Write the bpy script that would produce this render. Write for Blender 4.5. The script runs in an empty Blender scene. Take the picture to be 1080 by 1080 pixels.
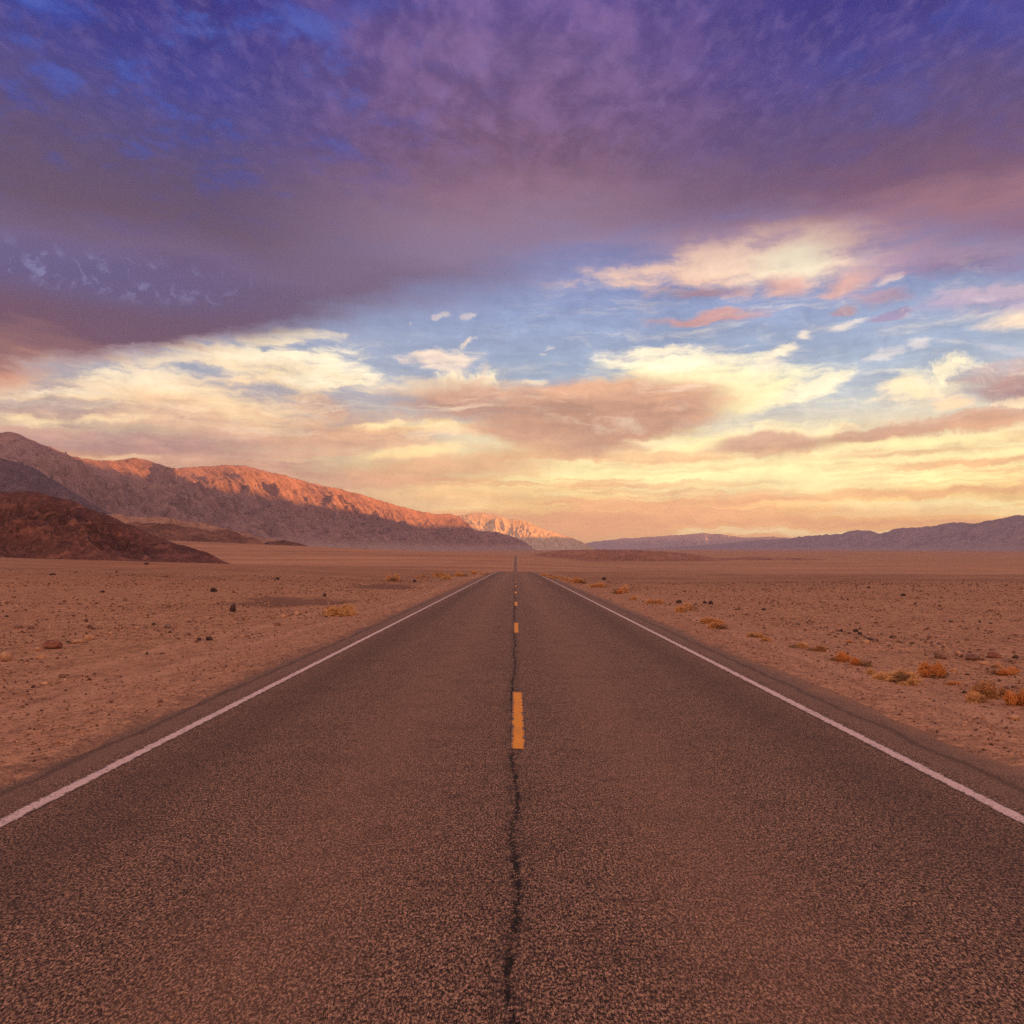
import bpy, math, random
import numpy as np
from mathutils import Vector
R = math.radians
random.seed(7)
sc = bpy.context.scene
COL = sc.collection

# ------------------------------------------------------------------ camera
EYE, FPX, HX, HY = 1.8, 810.0, 543.5, 579.0          # eye height, focal length and vanishing point in the 1080 frame
cd = bpy.data.cameras.new('camera'); cam = bpy.data.objects.new('camera', cd); COL.objects.link(cam)
cam.location = (0, 0, EYE); cam.rotation_euler = (R(90), 0, 0)
cd.sensor_width = 36; cd.sensor_fit = 'HORIZONTAL'; cd.lens = 36 * FPX / 1080
cd.shift_x = -(HX - 540) / 1080; cd.shift_y = (HY - 540) / 1080
cd.clip_start = 0.05; cd.clip_end = 200000
sc.camera = cam
sc.view_settings.view_transform = 'Standard'; sc.view_settings.look = 'None'
sc.view_settings.exposure = 1.25; sc.view_settings.gamma = 1.0
sc.cycles.use_denoising = False
sc.cycles.max_bounces = 4; sc.cycles.diffuse_bounces = 2; sc.cycles.glossy_bounces = 2
sc.cycles.volume_bounces = 0; sc.cycles.sample_clamp_indirect = 3.0; sc.cycles.volume_max_steps = 64
sc.cycles.use_adaptive_sampling = False

EXP = 2 ** -sc.view_settings.exposure
SUN_EL, SUN_AZ = math.atan(0.012), R(80)              # azimuth from +Y (view) towards +X

def lin(c):
    return tuple((x/255/12.92 if x/255 <= 0.04045 else ((x/255+0.055)/1.055)**2.4) for x in c)

# ------------------------------------------------------------------ node helper
class NT:
    def __init__(s, tree): s.t = tree; s.n = tree.nodes; s.l = tree.links
    def new(s, t, **k):
        n = s.n.new(t)
        for a, b in k.items(): setattr(n, a, b)
        return n
    def put(s, sock, v):
        if isinstance(v, bpy.types.NodeSocket): s.l.new(v, sock)
        elif v is not None:
            if isinstance(v, (tuple, list)) and len(v) == 3 and sock.type == 'RGBA': v = (*v, 1)
            sock.default_value = v
    def m(s, op, a, b=None, c=None, clamp=False):
        n = s.new('ShaderNodeMath', operation=op, use_clamp=clamp)
        s.put(n.inputs[0], a); s.put(n.inputs[1], b); s.put(n.inputs[2], c)
        return n.outputs[0]
    def add(s, a, b): return s.m('ADD', a, b)
    def sub(s, a, b): return s.m('SUBTRACT', a, b)
    def mul(s, a, b): return s.m('MULTIPLY', a, b)
    def mad(s, a, b, c): return s.m('MULTIPLY_ADD', a, b, c)
    def vm(s, op, a, b=None, scale=None):
        n = s.new('ShaderNodeVectorMath', operation=op)
        s.put(n.inputs[0], a); s.put(n.inputs[1], b)
        if scale is not None: s.put(n.inputs['Scale'], scale)
        return n.outputs['Value'] if op in ('LENGTH', 'DOT_PRODUCT', 'DISTANCE') else n.outputs[0]
    def sep(s, v):
        n = s.new('ShaderNodeSeparateXYZ'); s.put(n.inputs[0], v); return n.outputs
    def comb(s, x=0.0, y=0.0, z=0.0):
        n = s.new('ShaderNodeCombineXYZ'); s.put(n.inputs[0], x); s.put(n.inputs[1], y); s.put(n.inputs[2], z); return n.outputs[0]
    def mr(s, v, a, b, c=0.0, d=1.0, smooth=True):
        n = s.new('ShaderNodeMapRange', interpolation_type='SMOOTHSTEP' if smooth else 'LINEAR', clamp=True)
        for i, x in enumerate((v, a, b, c, d)): s.put(n.inputs[i], x)
        return n.outputs[0]
    def mix(s, f, a, b, blend='MIX'):
        n = s.new('ShaderNodeMix', data_type='RGBA', blend_type=blend, clamp_factor=True)
        s.put(n.inputs[0], f); s.put(n.inputs[6], a); s.put(n.inputs[7], b); return n.outputs[2]
    def noise(s, v, scale, detail=4.0, rough=0.5, dist=0.0, dims='3D', color=False):
        n = s.new('ShaderNodeTexNoise', noise_dimensions=dims)
        s.put(n.inputs['Vector'], v); s.put(n.inputs['Scale'], scale); s.put(n.inputs['Detail'], detail)
        s.put(n.inputs['Roughness'], rough); s.put(n.inputs['Distortion'], dist)
        return n.outputs['Color' if color else 'Fac']
    def vor(s, v, scale, feature='F1', rnd=1.0, out='Color'):
        n = s.new('ShaderNodeTexVoronoi', feature=feature)
        s.put(n.inputs['Vector'], v); s.put(n.inputs['Scale'], scale); s.put(n.inputs['Randomness'], rnd)
        return n.outputs[out]
    def mapping(s, v, loc=(0, 0, 0), rot=(0, 0, 0), scale=(1, 1, 1), typ='POINT'):
        n = s.new('ShaderNodeMapping', vector_type=typ)
        s.put(n.inputs['Vector'], v)
        if typ != 'VECTOR': n.inputs['Location'].default_value = loc
        n.inputs['Rotation'].default_value = rot; n.inputs['Scale'].default_value = scale
        return n.outputs[0]
    def ramp(s, f, stops, interp='LINEAR'):
        n = s.new('ShaderNodeValToRGB'); r = n.color_ramp; r.interpolation = interp
        while len(r.elements) > 1: r.elements.remove(r.elements[-1])
        r.elements[0].position = stops[0][0]; r.elements[0].color = (*stops[0][1], 1)
        for p, c in stops[1:]:
            e = r.elements.new(p); e.color = (*c, 1)
        s.put(n.inputs[0], f); return n.outputs[0]

# ------------------------------------------------------------------ world: dusk sky with cloud decks, in azimuth / elevation
def sky_uv(px, py):                                   # a direction of the photo as (azimuth, elevation), 1 unit = 100/810 rad
    x, z = (px - HX) / FPX, (HY - py) / FPX
    return math.atan(x) * 8.1, math.atan(z / math.hypot(1, x)) * 8.1

def build_world():
    w = bpy.data.worlds.new('World'); sc.world = w; w.use_nodes = True
    T = NT(w.node_tree); T.n.clear()
    d = T.new('ShaderNodeTexCoord').outputs['Generated']
    dx, dy, dz = T.sep(d)
    u = T.mul(T.m('ARCTAN2', dx, dy), 8.1)
    v = T.mul(T.m('ARCSINE', dz), 8.1)
    p = T.comb(u, v, 0.0)
    zz = T.m('MAXIMUM', dz, 0.03)
    flat = T.comb(T.m('DIVIDE', dx, zz), T.m('DIVIDE', dy, zz), 0.0)    # the cloud deck as a plane overhead

    # noise fields shared by the clouds
    st = T.mapping(p, rot=(0, 0, R(-9)), scale=(0.30, 1.3, 1))
    wst = T.vm('SUBTRACT', T.noise(st, 1.3, 4, 0.55, dims='2D', color=True), (0.5, 0.5, 0.5))
    wbl = T.vm('SUBTRACT', T.noise(p, 2.6, 5, 0.62, dims='2D', color=True), (0.5, 0.5, 0.5))
    pw = T.vm('ADD', T.vm('ADD', p, T.vm('MULTIPLY', wst, (0.75, 0.30, 0))), T.vm('MULTIPLY', wbl, (0.16, 0.13, 0)))
    pb = T.vm('ADD', T.vm('ADD', p, T.vm('MULTIPLY', wst, (0.30, 0.12, 0))), T.vm('MULTIPLY', wbl, (0.34, 0.30, 0)))
    n_wis = T.noise(T.vm('ADD', st, T.vm('MULTIPLY', wbl, (0.10, 0.16, 0))), 3.6, 7, 0.62, 0.1, dims='2D')     # long wisps
    n_puf = T.noise(pb, 6.5, 6, 0.6, 0.2, dims='2D')                          # small puffs
    hs = T.mapping(p, rot=(0, 0, R(-2.5)), scale=(0.13, 2.1, 1))
    n_str = T.noise(T.vm('ADD', hs, T.vm('MULTIPLY', wbl, (0.1, 0.3, 0))), 2.4, 6, 0.62, 0.0, dims='2D')      # level streaks low in the sky

    # clear sky by elevation, warmer to the right
    def el(py): return sky_uv(HX, py)[1] / 7.0
    stops = [(575, (232, 172, 124)), (553, (244, 188, 128)), (530, (253, 216, 144)), (505, (255, 240, 176)), (478, (250, 232, 182)),
             (452, (214, 206, 190)), (425, (172, 184, 202)), (390, (152, 170, 200)), (340, (142, 160, 200)),
             (280, (134, 148, 198)), (210, (110, 118, 184)), (120, (66, 82, 174)), (0, (40, 56, 152))]
    right = T.ramp(T.m('DIVIDE', v, 7.0), [(max(0, el(a)), lin(c)) for a, c in stops])
    stops = [(575, (214, 152, 114)), (540, (212, 156, 124)), (505, (190, 148, 130)), (470, (188, 156, 148)), (440, (196, 174, 168)),
             (400, (166, 174, 194)), (340, (146, 162, 198)), (280, (130, 146, 198)), (210, (100, 112, 190)), (120, (58, 84, 180)), (0, (34, 54, 156))]
    left = T.ramp(T.m('DIVIDE', v, 7.0), [(max(0, el(a)), lin(c)) for a, c in stops])
    c = T.mix(T.mr(u, -2.6, 0.4), left, right)

    # level streaks near the horizon
    band = T.mul(T.mr(v, 0.0, 0.25), T.mr(v, 1.7, 1.0))
    rightness = T.mr(u, -1.2, 1.2)
    c = T.mix(T.mul(T.mul(band, T.mr(n_str, 0.50, 0.62)), T.mr(rightness, 0, 1, 0.35, 0.85)), c, lin((255, 240, 180)))
    c = T.mix(T.mul(T.mul(T.mul(T.mr(v, 0.0, 0.2), T.mr(v, 1.35, 0.8)), T.mr(n_str, 0.50, 0.36)), 0.75), c, lin((228, 166, 124)))

    S = {'c': c}
    def cloud(x0, y0, x1, y1, th, lit, shade=None, a=1.0, soft=0.7, rough=1.0, field='w', tilt=0.0, lo=-0.7, hi=0.6):
        (u0, v0), (u1, v1) = sky_uv(x0, y0), sky_uv(x1, y1)
        um, vm_ = (u0+u1)/2, (v0+v1)/2
        k = math.cos(um/8.1)
        hl = math.hypot(u1-u0, v1-v0)/2; ang = math.atan2(v1-v0, u1-u0)
        src, nz = {'w': (pw, n_wis), 'p': (pb, n_puf), 's': (pw, n_str)}[field]
        n = T.new('ShaderNodeVectorMath', operation='MULTIPLY_ADD')     # keeps the evaluation one cloud at a time
        T.put(n.inputs[0], S['c']); n.inputs[1].default_value = (1e-9, 1e-9, 1e-9); T.put(n.inputs[2], src); src = n.outputs[0]
        soft = max(soft, 0.85) if field != 'w' or rough > 0.55 else soft; rough = rough*1.2 if (field == 'w' and rough > 0.85) else rough
        q = T.mapping(src, loc=(um, vm_, 0), rot=(0, 0, ang), scale=(max(hl, 0.02)*1.06, th/100*k*1.18, 1), typ='TEXTURE')
        f = T.mad(T.sub(nz, 0.5), -2.2*rough, T.vm('LENGTH', q))
        al = T.mr(f, 1.15, 1.15-soft, 0.0, a)
        if shade is not None:
            qs = T.sep(q)
            t = T.mad(T.sub(nz, 0.5), 1.6, qs[1])
            if tilt: t = T.mad(qs[0], tilt, t)
            colr = T.mix(T.mr(t, lo, hi), lin(shade), lin(lit))
        else: colr = lin(lit)
        S['c'] = T.mix(al, S['c'], colr)

    CRM, YEL, PCH, MAU, PNK = (255, 240, 212), (255, 243, 186), (240, 196, 160), (182, 142, 136), (216, 158, 144)
    TAN = (206, 162, 136)
    # --- lower left: broad veils over the range
    cloud(-120, 500, 470, 505, 38, (206, 160, 138), (196, 148, 128), 0.85, 1.0, 0.5)
    cloud(-60, 395, 470, 470, 34, (252, 216, 172), (226, 180, 150), 0.80, 0.9, 1.1)
    cloud(-80, 452, 330, 470, 16, (190, 148, 140), (170, 130, 130), 0.80, 0.9, 0.7)
    cloud(-60, 432, 130, 442, 5, (255, 226, 178), None, 0.9, 1.0, 0.9)
    cloud(60, 478, 180, 482, 4, (248, 206, 160), None, 0.7, 1.0, 0.9)
    cloud(-40, 408, 190, 418, 9, CRM, (250, 214, 170), 0.9, 0.9, 1.0)
    cloud(60, 398, 330, 440, 12, (255, 226, 184), (244, 196, 156), 0.9, 0.9, 0.8)
    cloud(170, 425, 360, 470, 12, (255, 222, 176), (226, 176, 146), 0.8, 0.9, 0.8)
    cloud(20, 402, 240, 400, 13, CRM, (250, 216, 176), 0.85, 1.0, 1.3)
    cloud(90, 388, 330, 372, 12, CRM, (250, 220, 184), 0.8, 1.0, 1.4)
    cloud(215, 392, 400, 408, 14, (255, 234, 198), (250, 214, 172), 0.9, 0.9, 1.1)
    cloud(200, 375, 385, 392, 18, CRM, (252, 222, 180), 1.0, 0.8, 1.0)
    cloud(225, 362, 330, 356, 12, CRM, (255, 232, 196), 0.95, 1.0, 1.3)
    cloud(290, 400, 375, 412, 12, CRM, (250, 220, 180), 0.95, 0.8, 1.0)
    cloud(268, 371, 282, 367, 7, CRM, None, 0.9, 0.9, 0.8, 'p')
    cloud(300, 412, 400, 432, 12, (196, 152, 140), (182, 142, 134), 0.75, 1.0, 0.8)
    cloud(250, 455, 480, 452, 24, (214, 166, 138), (198, 152, 130), 0.85, 0.9, 0.6)
    cloud(375, 442, 500, 455, 8, (255, 230, 176), (238, 190, 146), 0.95, 0.9, 0.7)
    cloud(360, 488, 500, 468, 6, (255, 226, 166), None, 0.8, 1.0, 0.8)
    cloud(330, 500, 600, 488, 15, (216, 168, 132), (206, 158, 126), 0.85, 0.9, 0.5)
    cloud(350, 525, 640, 520, 12, (238, 196, 140), (222, 172, 128), 0.6, 1.0, 0.6)
    # --- centre: anvil with a bright crown and a mauve keel
    cloud(395, 403, 545, 410, 11, CRM, (240, 206, 176), 1.0, 0.7, 0.8)
    cloud(455, 397, 535, 398, 7, (255, 240, 208), None, 1.0, 0.7, 0.9, 'p')
    cloud(525, 405, 578, 402, 5, CRM, None, 0.85, 1.0, 1.0)
    cloud(412, 372, 500, 378, 7, (252, 226, 204), (236, 208, 196), 0.85, 1.0, 1.5)
    cloud(430, 380, 500, 386, 5, (246, 222, 204), None, 0.7, 1.0, 1.5)
    cloud(478, 370, 502, 355, 4, (252, 228, 206), None, 0.8, 1.0, 1.0, 'p')
    cloud(495, 378, 515, 395, 8, (246, 222, 206), None, 0.7, 1.0, 1.1)
    cloud(610, 398, 850, 404, 30, (255, 242, 200), (255, 226, 176), 1.0, 0.55, 0.75)
    cloud(720, 418, 840, 408, 26, (255, 243, 198), (255, 238, 184), 1.0, 0.5, 0.6)
    cloud(840, 408, 890, 400, 10, (255, 240, 208), None, 0.8, 0.9, 1.1)
    cloud(635, 376, 745, 364, 8, (255, 240, 214), None, 0.95, 0.9, 1.3)
    cloud(690, 388, 790, 370, 9, (255, 240, 214), None, 0.95, 0.9, 1.2)
    cloud(795, 386, 845, 358, 10, (255, 238, 212), None, 0.95, 0.8, 1.1)
    cloud(835, 362, 862, 344, 8, (248, 230, 214), None, 0.8, 1.0, 1.2)
    cloud(868, 348, 905, 340, 4, (240, 224, 214), None, 0.75, 1.0, 1.3)
    cloud(610, 402, 770, 425, 13, (246, 206, 170), None, 0.7, 1.0, 0.6)
    cloud(410, 410, 610, 434, 26, (196, 152, 134), (170, 130, 122), 0.97, 0.8, 0.45)
    cloud(530, 424, 778, 428, 28, (212, 162, 136), (186, 140, 122), 0.98, 0.55, 0.3)
    cloud(500, 450, 700, 446, 26, (192, 146, 126), (188, 142, 122), 0.97, 0.55, 0.3)
    cloud(535, 470, 635, 466, 16, (196, 152, 130), None, 0.9, 0.8, 0.5)
    cloud(470, 482, 600, 474, 10, (220, 172, 134), None, 0.8, 0.9, 0.6)
    # --- centre right: pale slot and the long level bank
    cloud(640, 462, 760, 459, 5, (255, 232, 190), None, 0.8, 1.0, 0.8)
    cloud(600, 486, 780, 480, 9, (240, 196, 150), (226, 180, 140), 0.7, 1.0, 0.7)
    cloud(760, 462, 930, 452, 8, (255, 232, 188), None, 0.9, 0.8, 0.6, 'p')
    cloud(745, 472, 900, 465, 12, (196, 156, 138), (190, 148, 128), 0.95, 0.7, 0.5)
    cloud(780, 484, 850, 480, 11, (206, 164, 138), None, 0.8, 0.9, 0.5)
    cloud(900, 460, 1130, 432, 12, (204, 160, 140), (206, 160, 136), 0.95, 0.6, 0.8, 'p')
    cloud(980, 450, 1140, 430, 12, (206, 158, 138), (214, 164, 134), 0.9, 0.7, 0.6)
    cloud(850, 467, 1010, 450, 8, (202, 158, 138), (196, 150, 128), 0.9, 0.6, 0.5)
    cloud(1040, 424, 1130, 420, 5, (255, 226, 190), None, 0.9, 0.8, 0.8, 'p')
    cloud(880, 474, 1140, 462, 9, (255, 238, 180), None, 0.9, 0.9, 0.7)
    cloud(820, 488, 1100, 476, 4, (226, 178, 136), None, 0.8, 1.0, 0.6, 's')
    cloud(640, 497, 900, 494, 3, (222, 174, 134), None, 0.7, 1.0, 0.6, 's')
    cloud(560, 505, 1100, 500, 22, YEL, None, 0.75, 1.0, 1.0, 's')
    cloud(760, 526, 1120, 518, 5, (232, 176, 128), None, 0.7, 1.0, 0.9, 's')
    cloud(600, 548, 1130, 540, 10, (240, 184, 128), None, 0.6, 1.0, 0.9, 's')
    # --- right: bright tatter with mauve tail
    cloud(985, 402, 1180, 396, 20, (190, 150, 148), (150, 114, 124), 0.95, 0.7, 0.6)
    cloud(925, 406, 1000, 412, 13, (255, 240, 206), (255, 228, 190), 1.0, 0.7, 0.9)
    cloud(975, 402, 1022, 378, 14, (255, 240, 210), None, 1.0, 0.7, 1.0, 'p')
    cloud(980, 420, 1030, 424, 8, (250, 214, 176), None, 0.8, 0.9, 0.8)
    cloud(905, 382, 945, 372, 5, (226, 214, 214), None, 0.6, 1.0, 1.2)
    cloud(950, 374, 975, 366, 5, (226, 214, 214), None, 0.6, 1.0, 1.2)
    cloud(1010, 366, 1080, 370, 5, (206, 200, 214), None, 0.5, 1.0, 1.1)
    cloud(1040, 342, 1180, 330, 14, (255, 226, 200), None, 0.95, 0.9, 0.8)
    cloud(980, 312, 1160, 308, 16, (206, 178, 194), (170, 150, 184), 0.8, 1.0, 1.0)
    # --- upper right: glowing patch below the deck with mauve rags
    cloud(600, 262, 1140, 238, 34, (206, 158, 160), (190, 150, 166), 0.75, 1.0, 0.6)
    cloud(640, 294, 860, 268, 22, (255, 216, 188), (250, 204, 180), 0.95, 1.0, 1.0)
    cloud(735, 284, 950, 250, 28, (255, 222, 194), None, 0.95, 1.0, 0.8)
    cloud(790, 280, 895, 264, 18, (255, 242, 208), None, 0.95, 1.0, 0.5)
    cloud(665, 306, 800, 302, 8, (190, 146, 152), (176, 136, 150), 0.9, 0.9, 0.7)
    cloud(790, 306, 855, 294, 9, (232, 180, 168), None, 0.9, 0.9, 0.7)
    cloud(855, 308, 920, 292, 10, (222, 172, 164), None, 0.9, 0.9, 0.8)
    cloud(890, 316, 975, 308, 8, (176, 146, 168), None, 0.85, 0.9, 0.9)
    cloud(870, 330, 905, 324, 4, (176, 140, 156), None, 0.9, 0.9, 0.7)
    cloud(920, 336, 970, 328, 5, (148, 130, 168), None, 0.85, 0.9, 0.7)
    cloud(925, 297, 965, 291, 4, (240, 212, 204), None, 0.8, 1.0, 1.0)
    cloud(680, 342, 790, 332, 6, (206, 154, 150), (196, 144, 146), 0.9, 0.8, 0.8)
    cloud(925, 282, 1140, 262, 18, (180, 150, 174), (140, 112, 150), 0.9, 0.9, 0.6)
    # --- tiny puffs in the clear slot
    for x, y, a, b in ((463, 335, 9, 3), (473, 332, 7, 3), (495, 331, 8, 3), (428, 341, 3, 2), (560, 369, 15, 4), (570, 362, 8, 2)):
        cloud(x-a*.75, y+1, x+a*.75, y-1, b*0.8, (240, 220, 208), None, 0.5, 1.0, 1.6, 'w')
    for rot, sc_, m, tone, k in ((12, (0.42, 2.6, 1), T.mul(T.mr(u, 0.4, -1.0), T.mul(T.mr(v, 0.9, 1.3), T.mr(v, 2.35, 1.7))), (255, 234, 204), 0.55),
                                 (-14, (0.42, 2.6, 1), T.mul(T.mr(u, -0.6, 0.8), T.mul(T.mr(v, 1.0, 1.4), T.mr(v, 3.0, 2.2))), (250, 232, 214), 0.40)):
        cs = T.mapping(T.vm('ADD', p, T.vm('ADD', T.vm('MULTIPLY', wst, (0.9, 0.5, 0)), T.vm('MULTIPLY', wbl, (0.10, 0.10, 0)))), rot=(0, 0, R(rot)), scale=sc_)
        n = T.noise(cs, 2.6, 9, 0.70, 0.0, dims='2D')
        S['c'] = T.mix(T.mul(T.mul(T.mr(n, 0.48, 0.74), m), k), S['c'], lin(tone))
    tex = T.mul(T.mr(n_wis, 0.30, 0.70, 0.80, 1.16, False), T.mr(n_puf, 0.30, 0.70, 0.94, 1.06, False))
    tex = T.mix(T.mul(T.mr(v, 0.05, 0.5), 0.9), (1, 1, 1), T.comb(tex, T.mad(tex, 0.94, 0.06), T.mad(tex, 0.80, 0.20)))
    gain = T.mad(T.mul(T.mul(T.mr(v, 0.2, 0.8), T.mr(v, 2.8, 1.6)), T.mr(u, -3.5, 0.5, 0.3, 1.0)), 0.20, 1.0)
    c = T.vm('MULTIPLY', T.mix(1.0, S['c'], tex, 'MULTIPLY'), T.comb(gain, gain, T.mad(gain, 0.5, 0.5)))

    # --- the great deck overhead: its ragged lower edge is a curve of elevation against azimuth
    edge = [(-300, 450), (-60, 414), (0, 404), (60, 394), (120, 382), (200, 372), (260, 360), (320, 344), (400, 328), (470, 312), (540, 293), (620, 272),
            (700, 264), (760, 258), (850, 252), (930, 256), (1010, 268), (1080, 280), (1300, 310)]
    pts = [sky_uv(*e) for e in edge]
    fc = T.new('ShaderNodeFloatCurve'); cur = fc.mapping.curves[0]
    fc.mapping.use_clip = False
    P = [((a+7)/14, b/7) for a, b in pts]
    while len(cur.points) < len(P): cur.points.new(0.5, 0.5)
    for q, (a, b) in zip(cur.points, P): q.location = (a, b); q.handle_type = 'AUTO'
    fc.mapping.update()
    pe = T.sep(T.vm('ADD', p, T.vm('ADD', T.vm('MULTIPLY', wst, (0.5, 0.28, 0)), T.vm('MULTIPLY', wbl, (0.10, 0.09, 0)))))
    T.put(fc.inputs['Value'], T.mad(pe[0], 1/14, 0.5))
    h = T.mad(T.sub(n_wis, 0.5), 0.42, T.sub(pe[1], T.mul(fc.outputs[0], 7.0)))        # height above the edge
    soft = T.mr(u, -3.6, 0.4, 0.26, 0.72)
    al = T.mr(T.m('DIVIDE', h, soft), -0.5, 0.6)
    hw = T.mad(wst and T.sep(wst)[0], 0.9, h)
    pl = T.mapping(flat, rot=(0, 0, R(24)), scale=(1.0, 0.62, 1))
    fw = T.vm('ADD', flat, T.vm('MULTIPLY', T.vm('SUBTRACT', T.noise(flat, 3.0, 3, 0.5, dims='2D', color=True), (0.5, 0.5, 0.5)), (0.09, 0.09, 0)))
    n_d1 = T.noise(T.mapping(fw, rot=(0, 0, R(24)), scale=(1.0, 0.62, 1)), 1.6, 3, 0.5, 0.0, dims='2D')
    n_d2 = T.noise(T.mapping(fw, rot=(0, 0, R(-30)), scale=(1.0, 0.75, 1)), 11.0, 4, 0.55, 0.0, dims='2D')
    n_d3 = T.noise(fw, 6.5, 6, 0.66, 0.0, dims='2D')
    n_d4 = T.noise(T.mapping(fw, rot=(0, 0, R(-30)), scale=(1.0, 0.6, 1)), 27.0, 3, 0.6, 0.0, dims='2D')
    n_d5 = T.noise(fw, 2.6, 3, 0.55, 0.0, dims='2D')
    # colour by elevation: violet blue overhead, mauve belly, with a left, a middle and a right column
    vk = T.m('DIVIDE', T.mad(T.sub(n_wis, 0.5), 0.30, T.mad(T.sub(n_d1, 0.5), 0.5, v)), 7.0)
    def column(x, st):
        return T.ramp(vk, [(sky_uv(x, y)[1]/7.0, lin(c)) for y, c in reversed(st)])
    cl_ = column(150, [(0, (34, 42, 132)), (60, (54, 60, 142)), (120, (74, 68, 128)), (180, (88, 73, 110)), (230, (98, 78, 104)), (270, (110, 91, 126)), (300, (98, 80, 112)), (362, (106, 76, 100)), (388, (146, 102, 104)), (412, (210, 150, 126))])
    cm_ = column(540, [(0, (88, 72, 142)), (60, (108, 84, 136)), (120, (113, 83, 122)), (160, (117, 85, 113)), (200, (138, 105, 126)), (240, (142, 116, 142)), (270, (136, 118, 150)), (300, (120, 102, 130))])
    cr_ = column(950, [(0, (40, 42, 132)), (60, (60, 56, 136)), (120, (86, 70, 122)), (170, (102, 75, 112)), (200, (118, 84, 112)), (230, (154, 110, 126)), (260, (136, 104, 136)), (300, (140, 124, 164))])
    deck = T.mix(T.mr(u, 0.3, 3.4), T.mix(T.mr(u, -3.3, -0.3), cl_, cm_), cr_)
    deck = T.mix(T.mul(T.mr(h, 0.16, -0.14), T.mr(u, -1.9, -3.6, 0, 0.75)), deck, lin((222, 164, 142)))
    up = T.mr(v, 2.9, 4.6)
    mid = T.mr(T.m('ABSOLUTE', T.sub(u, 0.1)), 3.0, 0.2)
    deck = T.mix(T.mul(T.mr(n_d2, 0.36, 0.80), T.mul(up, T.mad(mid, 0.42, 0.10))), deck, lin((150, 112, 164)))
    deck = T.mix(T.mul(T.mr(n_d2, 0.58, 0.26), T.mul(up, 0.30)), deck, lin((66, 52, 112)))
    deck = T.mix(T.mul(T.mr(n_d4, 0.40, 0.82), T.mul(up, 0.22)), deck, lin((150, 124, 178)))
    hole = T.mul(T.mr(T.mad(T.sub(n_d3, 0.5), 1.5, n_d5), 0.46, 0.84), T.mr(v, 2.4, 4.6))
    hole = T.mul(hole, T.mr(T.m('ABSOLUTE', T.sub(u, 0.6)), 0.8, 4.0, 0.05, T.mr(u, 0.5, 2.5, 0.8, 0.35)))
    deck = T.mix(hole, deck, lin((42, 68, 164)))
    deck = T.mix(T.mul(T.mul(T.mr(n_d3, 0.50, 0.80), T.mr(v, 3.0, 4.6)), T.mr(u, 0.5, -3.5, 0.05, 0.5)), deck, lin((92, 116, 202)))
    # pale flecks near the left edge
    fl = T.mul(T.mr(T.m('ABSOLUTE', T.sub(v, sky_uv(60, 282)[1])), 0.26, 0.05), T.mr(u, -2.0, -4.0))
    deck = T.mix(T.mr(T.m('ABSOLUTE', T.sub(v, sky_uv(60, 282)[1])), 0.38, 0.05, 0, T.mr(u, -1.4, -4.4, 0, 0.4)), deck, lin((92, 94, 156)))
    deck = T.mix(T.mul(T.mul(fl, T.mr(n_puf, 0.50, 0.72)), 0.55), deck, lin((146, 146, 192)))
    low = T.mix(al, c, deck)

    # physically based part of the dusk sky
    sky = T.new('ShaderNodeTexSky', sky_type='NISHITA', sun_disc=False, sun_elevation=SUN_EL, sun_rotation=SUN_AZ, altitude=0.0)
    # out of view, behind and above: unseen pink glow added to light the valley
    glow = T.mix(T.mr(dz, 0.0, 0.9), (1.16, 0.80, 0.71), (0.90, 0.64, 0.64))
    glow = T.mix(T.mr(dz, 0.0, -0.05), glow, (0.20, 0.11, 0.08))
    def bg(col, k=1.0):
        n = T.new('ShaderNodeBackground'); T.put(n.inputs[0], col); n.inputs[1].default_value = k*EXP; return n.outputs[0]
    def ms(f, a, b):
        n = T.new('ShaderNodeMixShader'); T.put(n.inputs[0], f); T.l.new(a, n.inputs[1]); T.l.new(b, n.inputs[2]); return n.outputs[0]
    front = ms(T.m('GREATER_THAN', v, 3.8), bg(low), bg(deck))
    allsky = ms(T.m('MAXIMUM', T.mr(dy, 0.60, 0.05), T.m('LESS_THAN', dz, -0.02)), front, bg(glow))
    ad = T.new('ShaderNodeAddShader'); T.l.new(allsky, ad.inputs[0]); T.l.new(bg(sky.outputs[0], 0.025), ad.inputs[1])
    out = T.new('ShaderNodeOutputWorld'); T.l.new(ad.outputs[0], out.inputs['Surface'])
    w.cycles.sampling_method = 'MANUAL'; w.cycles.sample_map_resolution = 512
build_world()

# ------------------------------------------------------------------ sun
sd = bpy.data.lights.new('sun', 'SUN'); sun = bpy.data.objects.new('sun', sd); COL.objects.link(sun)
sd.energy = 5.0; sd.angle = R(0.5); sd.color = (1.0, 0.38, 0.08)
S = Vector((math.sin(SUN_AZ)*math.cos(SUN_EL), math.cos(SUN_AZ)*math.cos(SUN_EL), math.sin(SUN_EL)))
sun.rotation_euler = (-S).to_track_quat('-Z', 'Y').to_euler(); sun.location = S * 100

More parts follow.
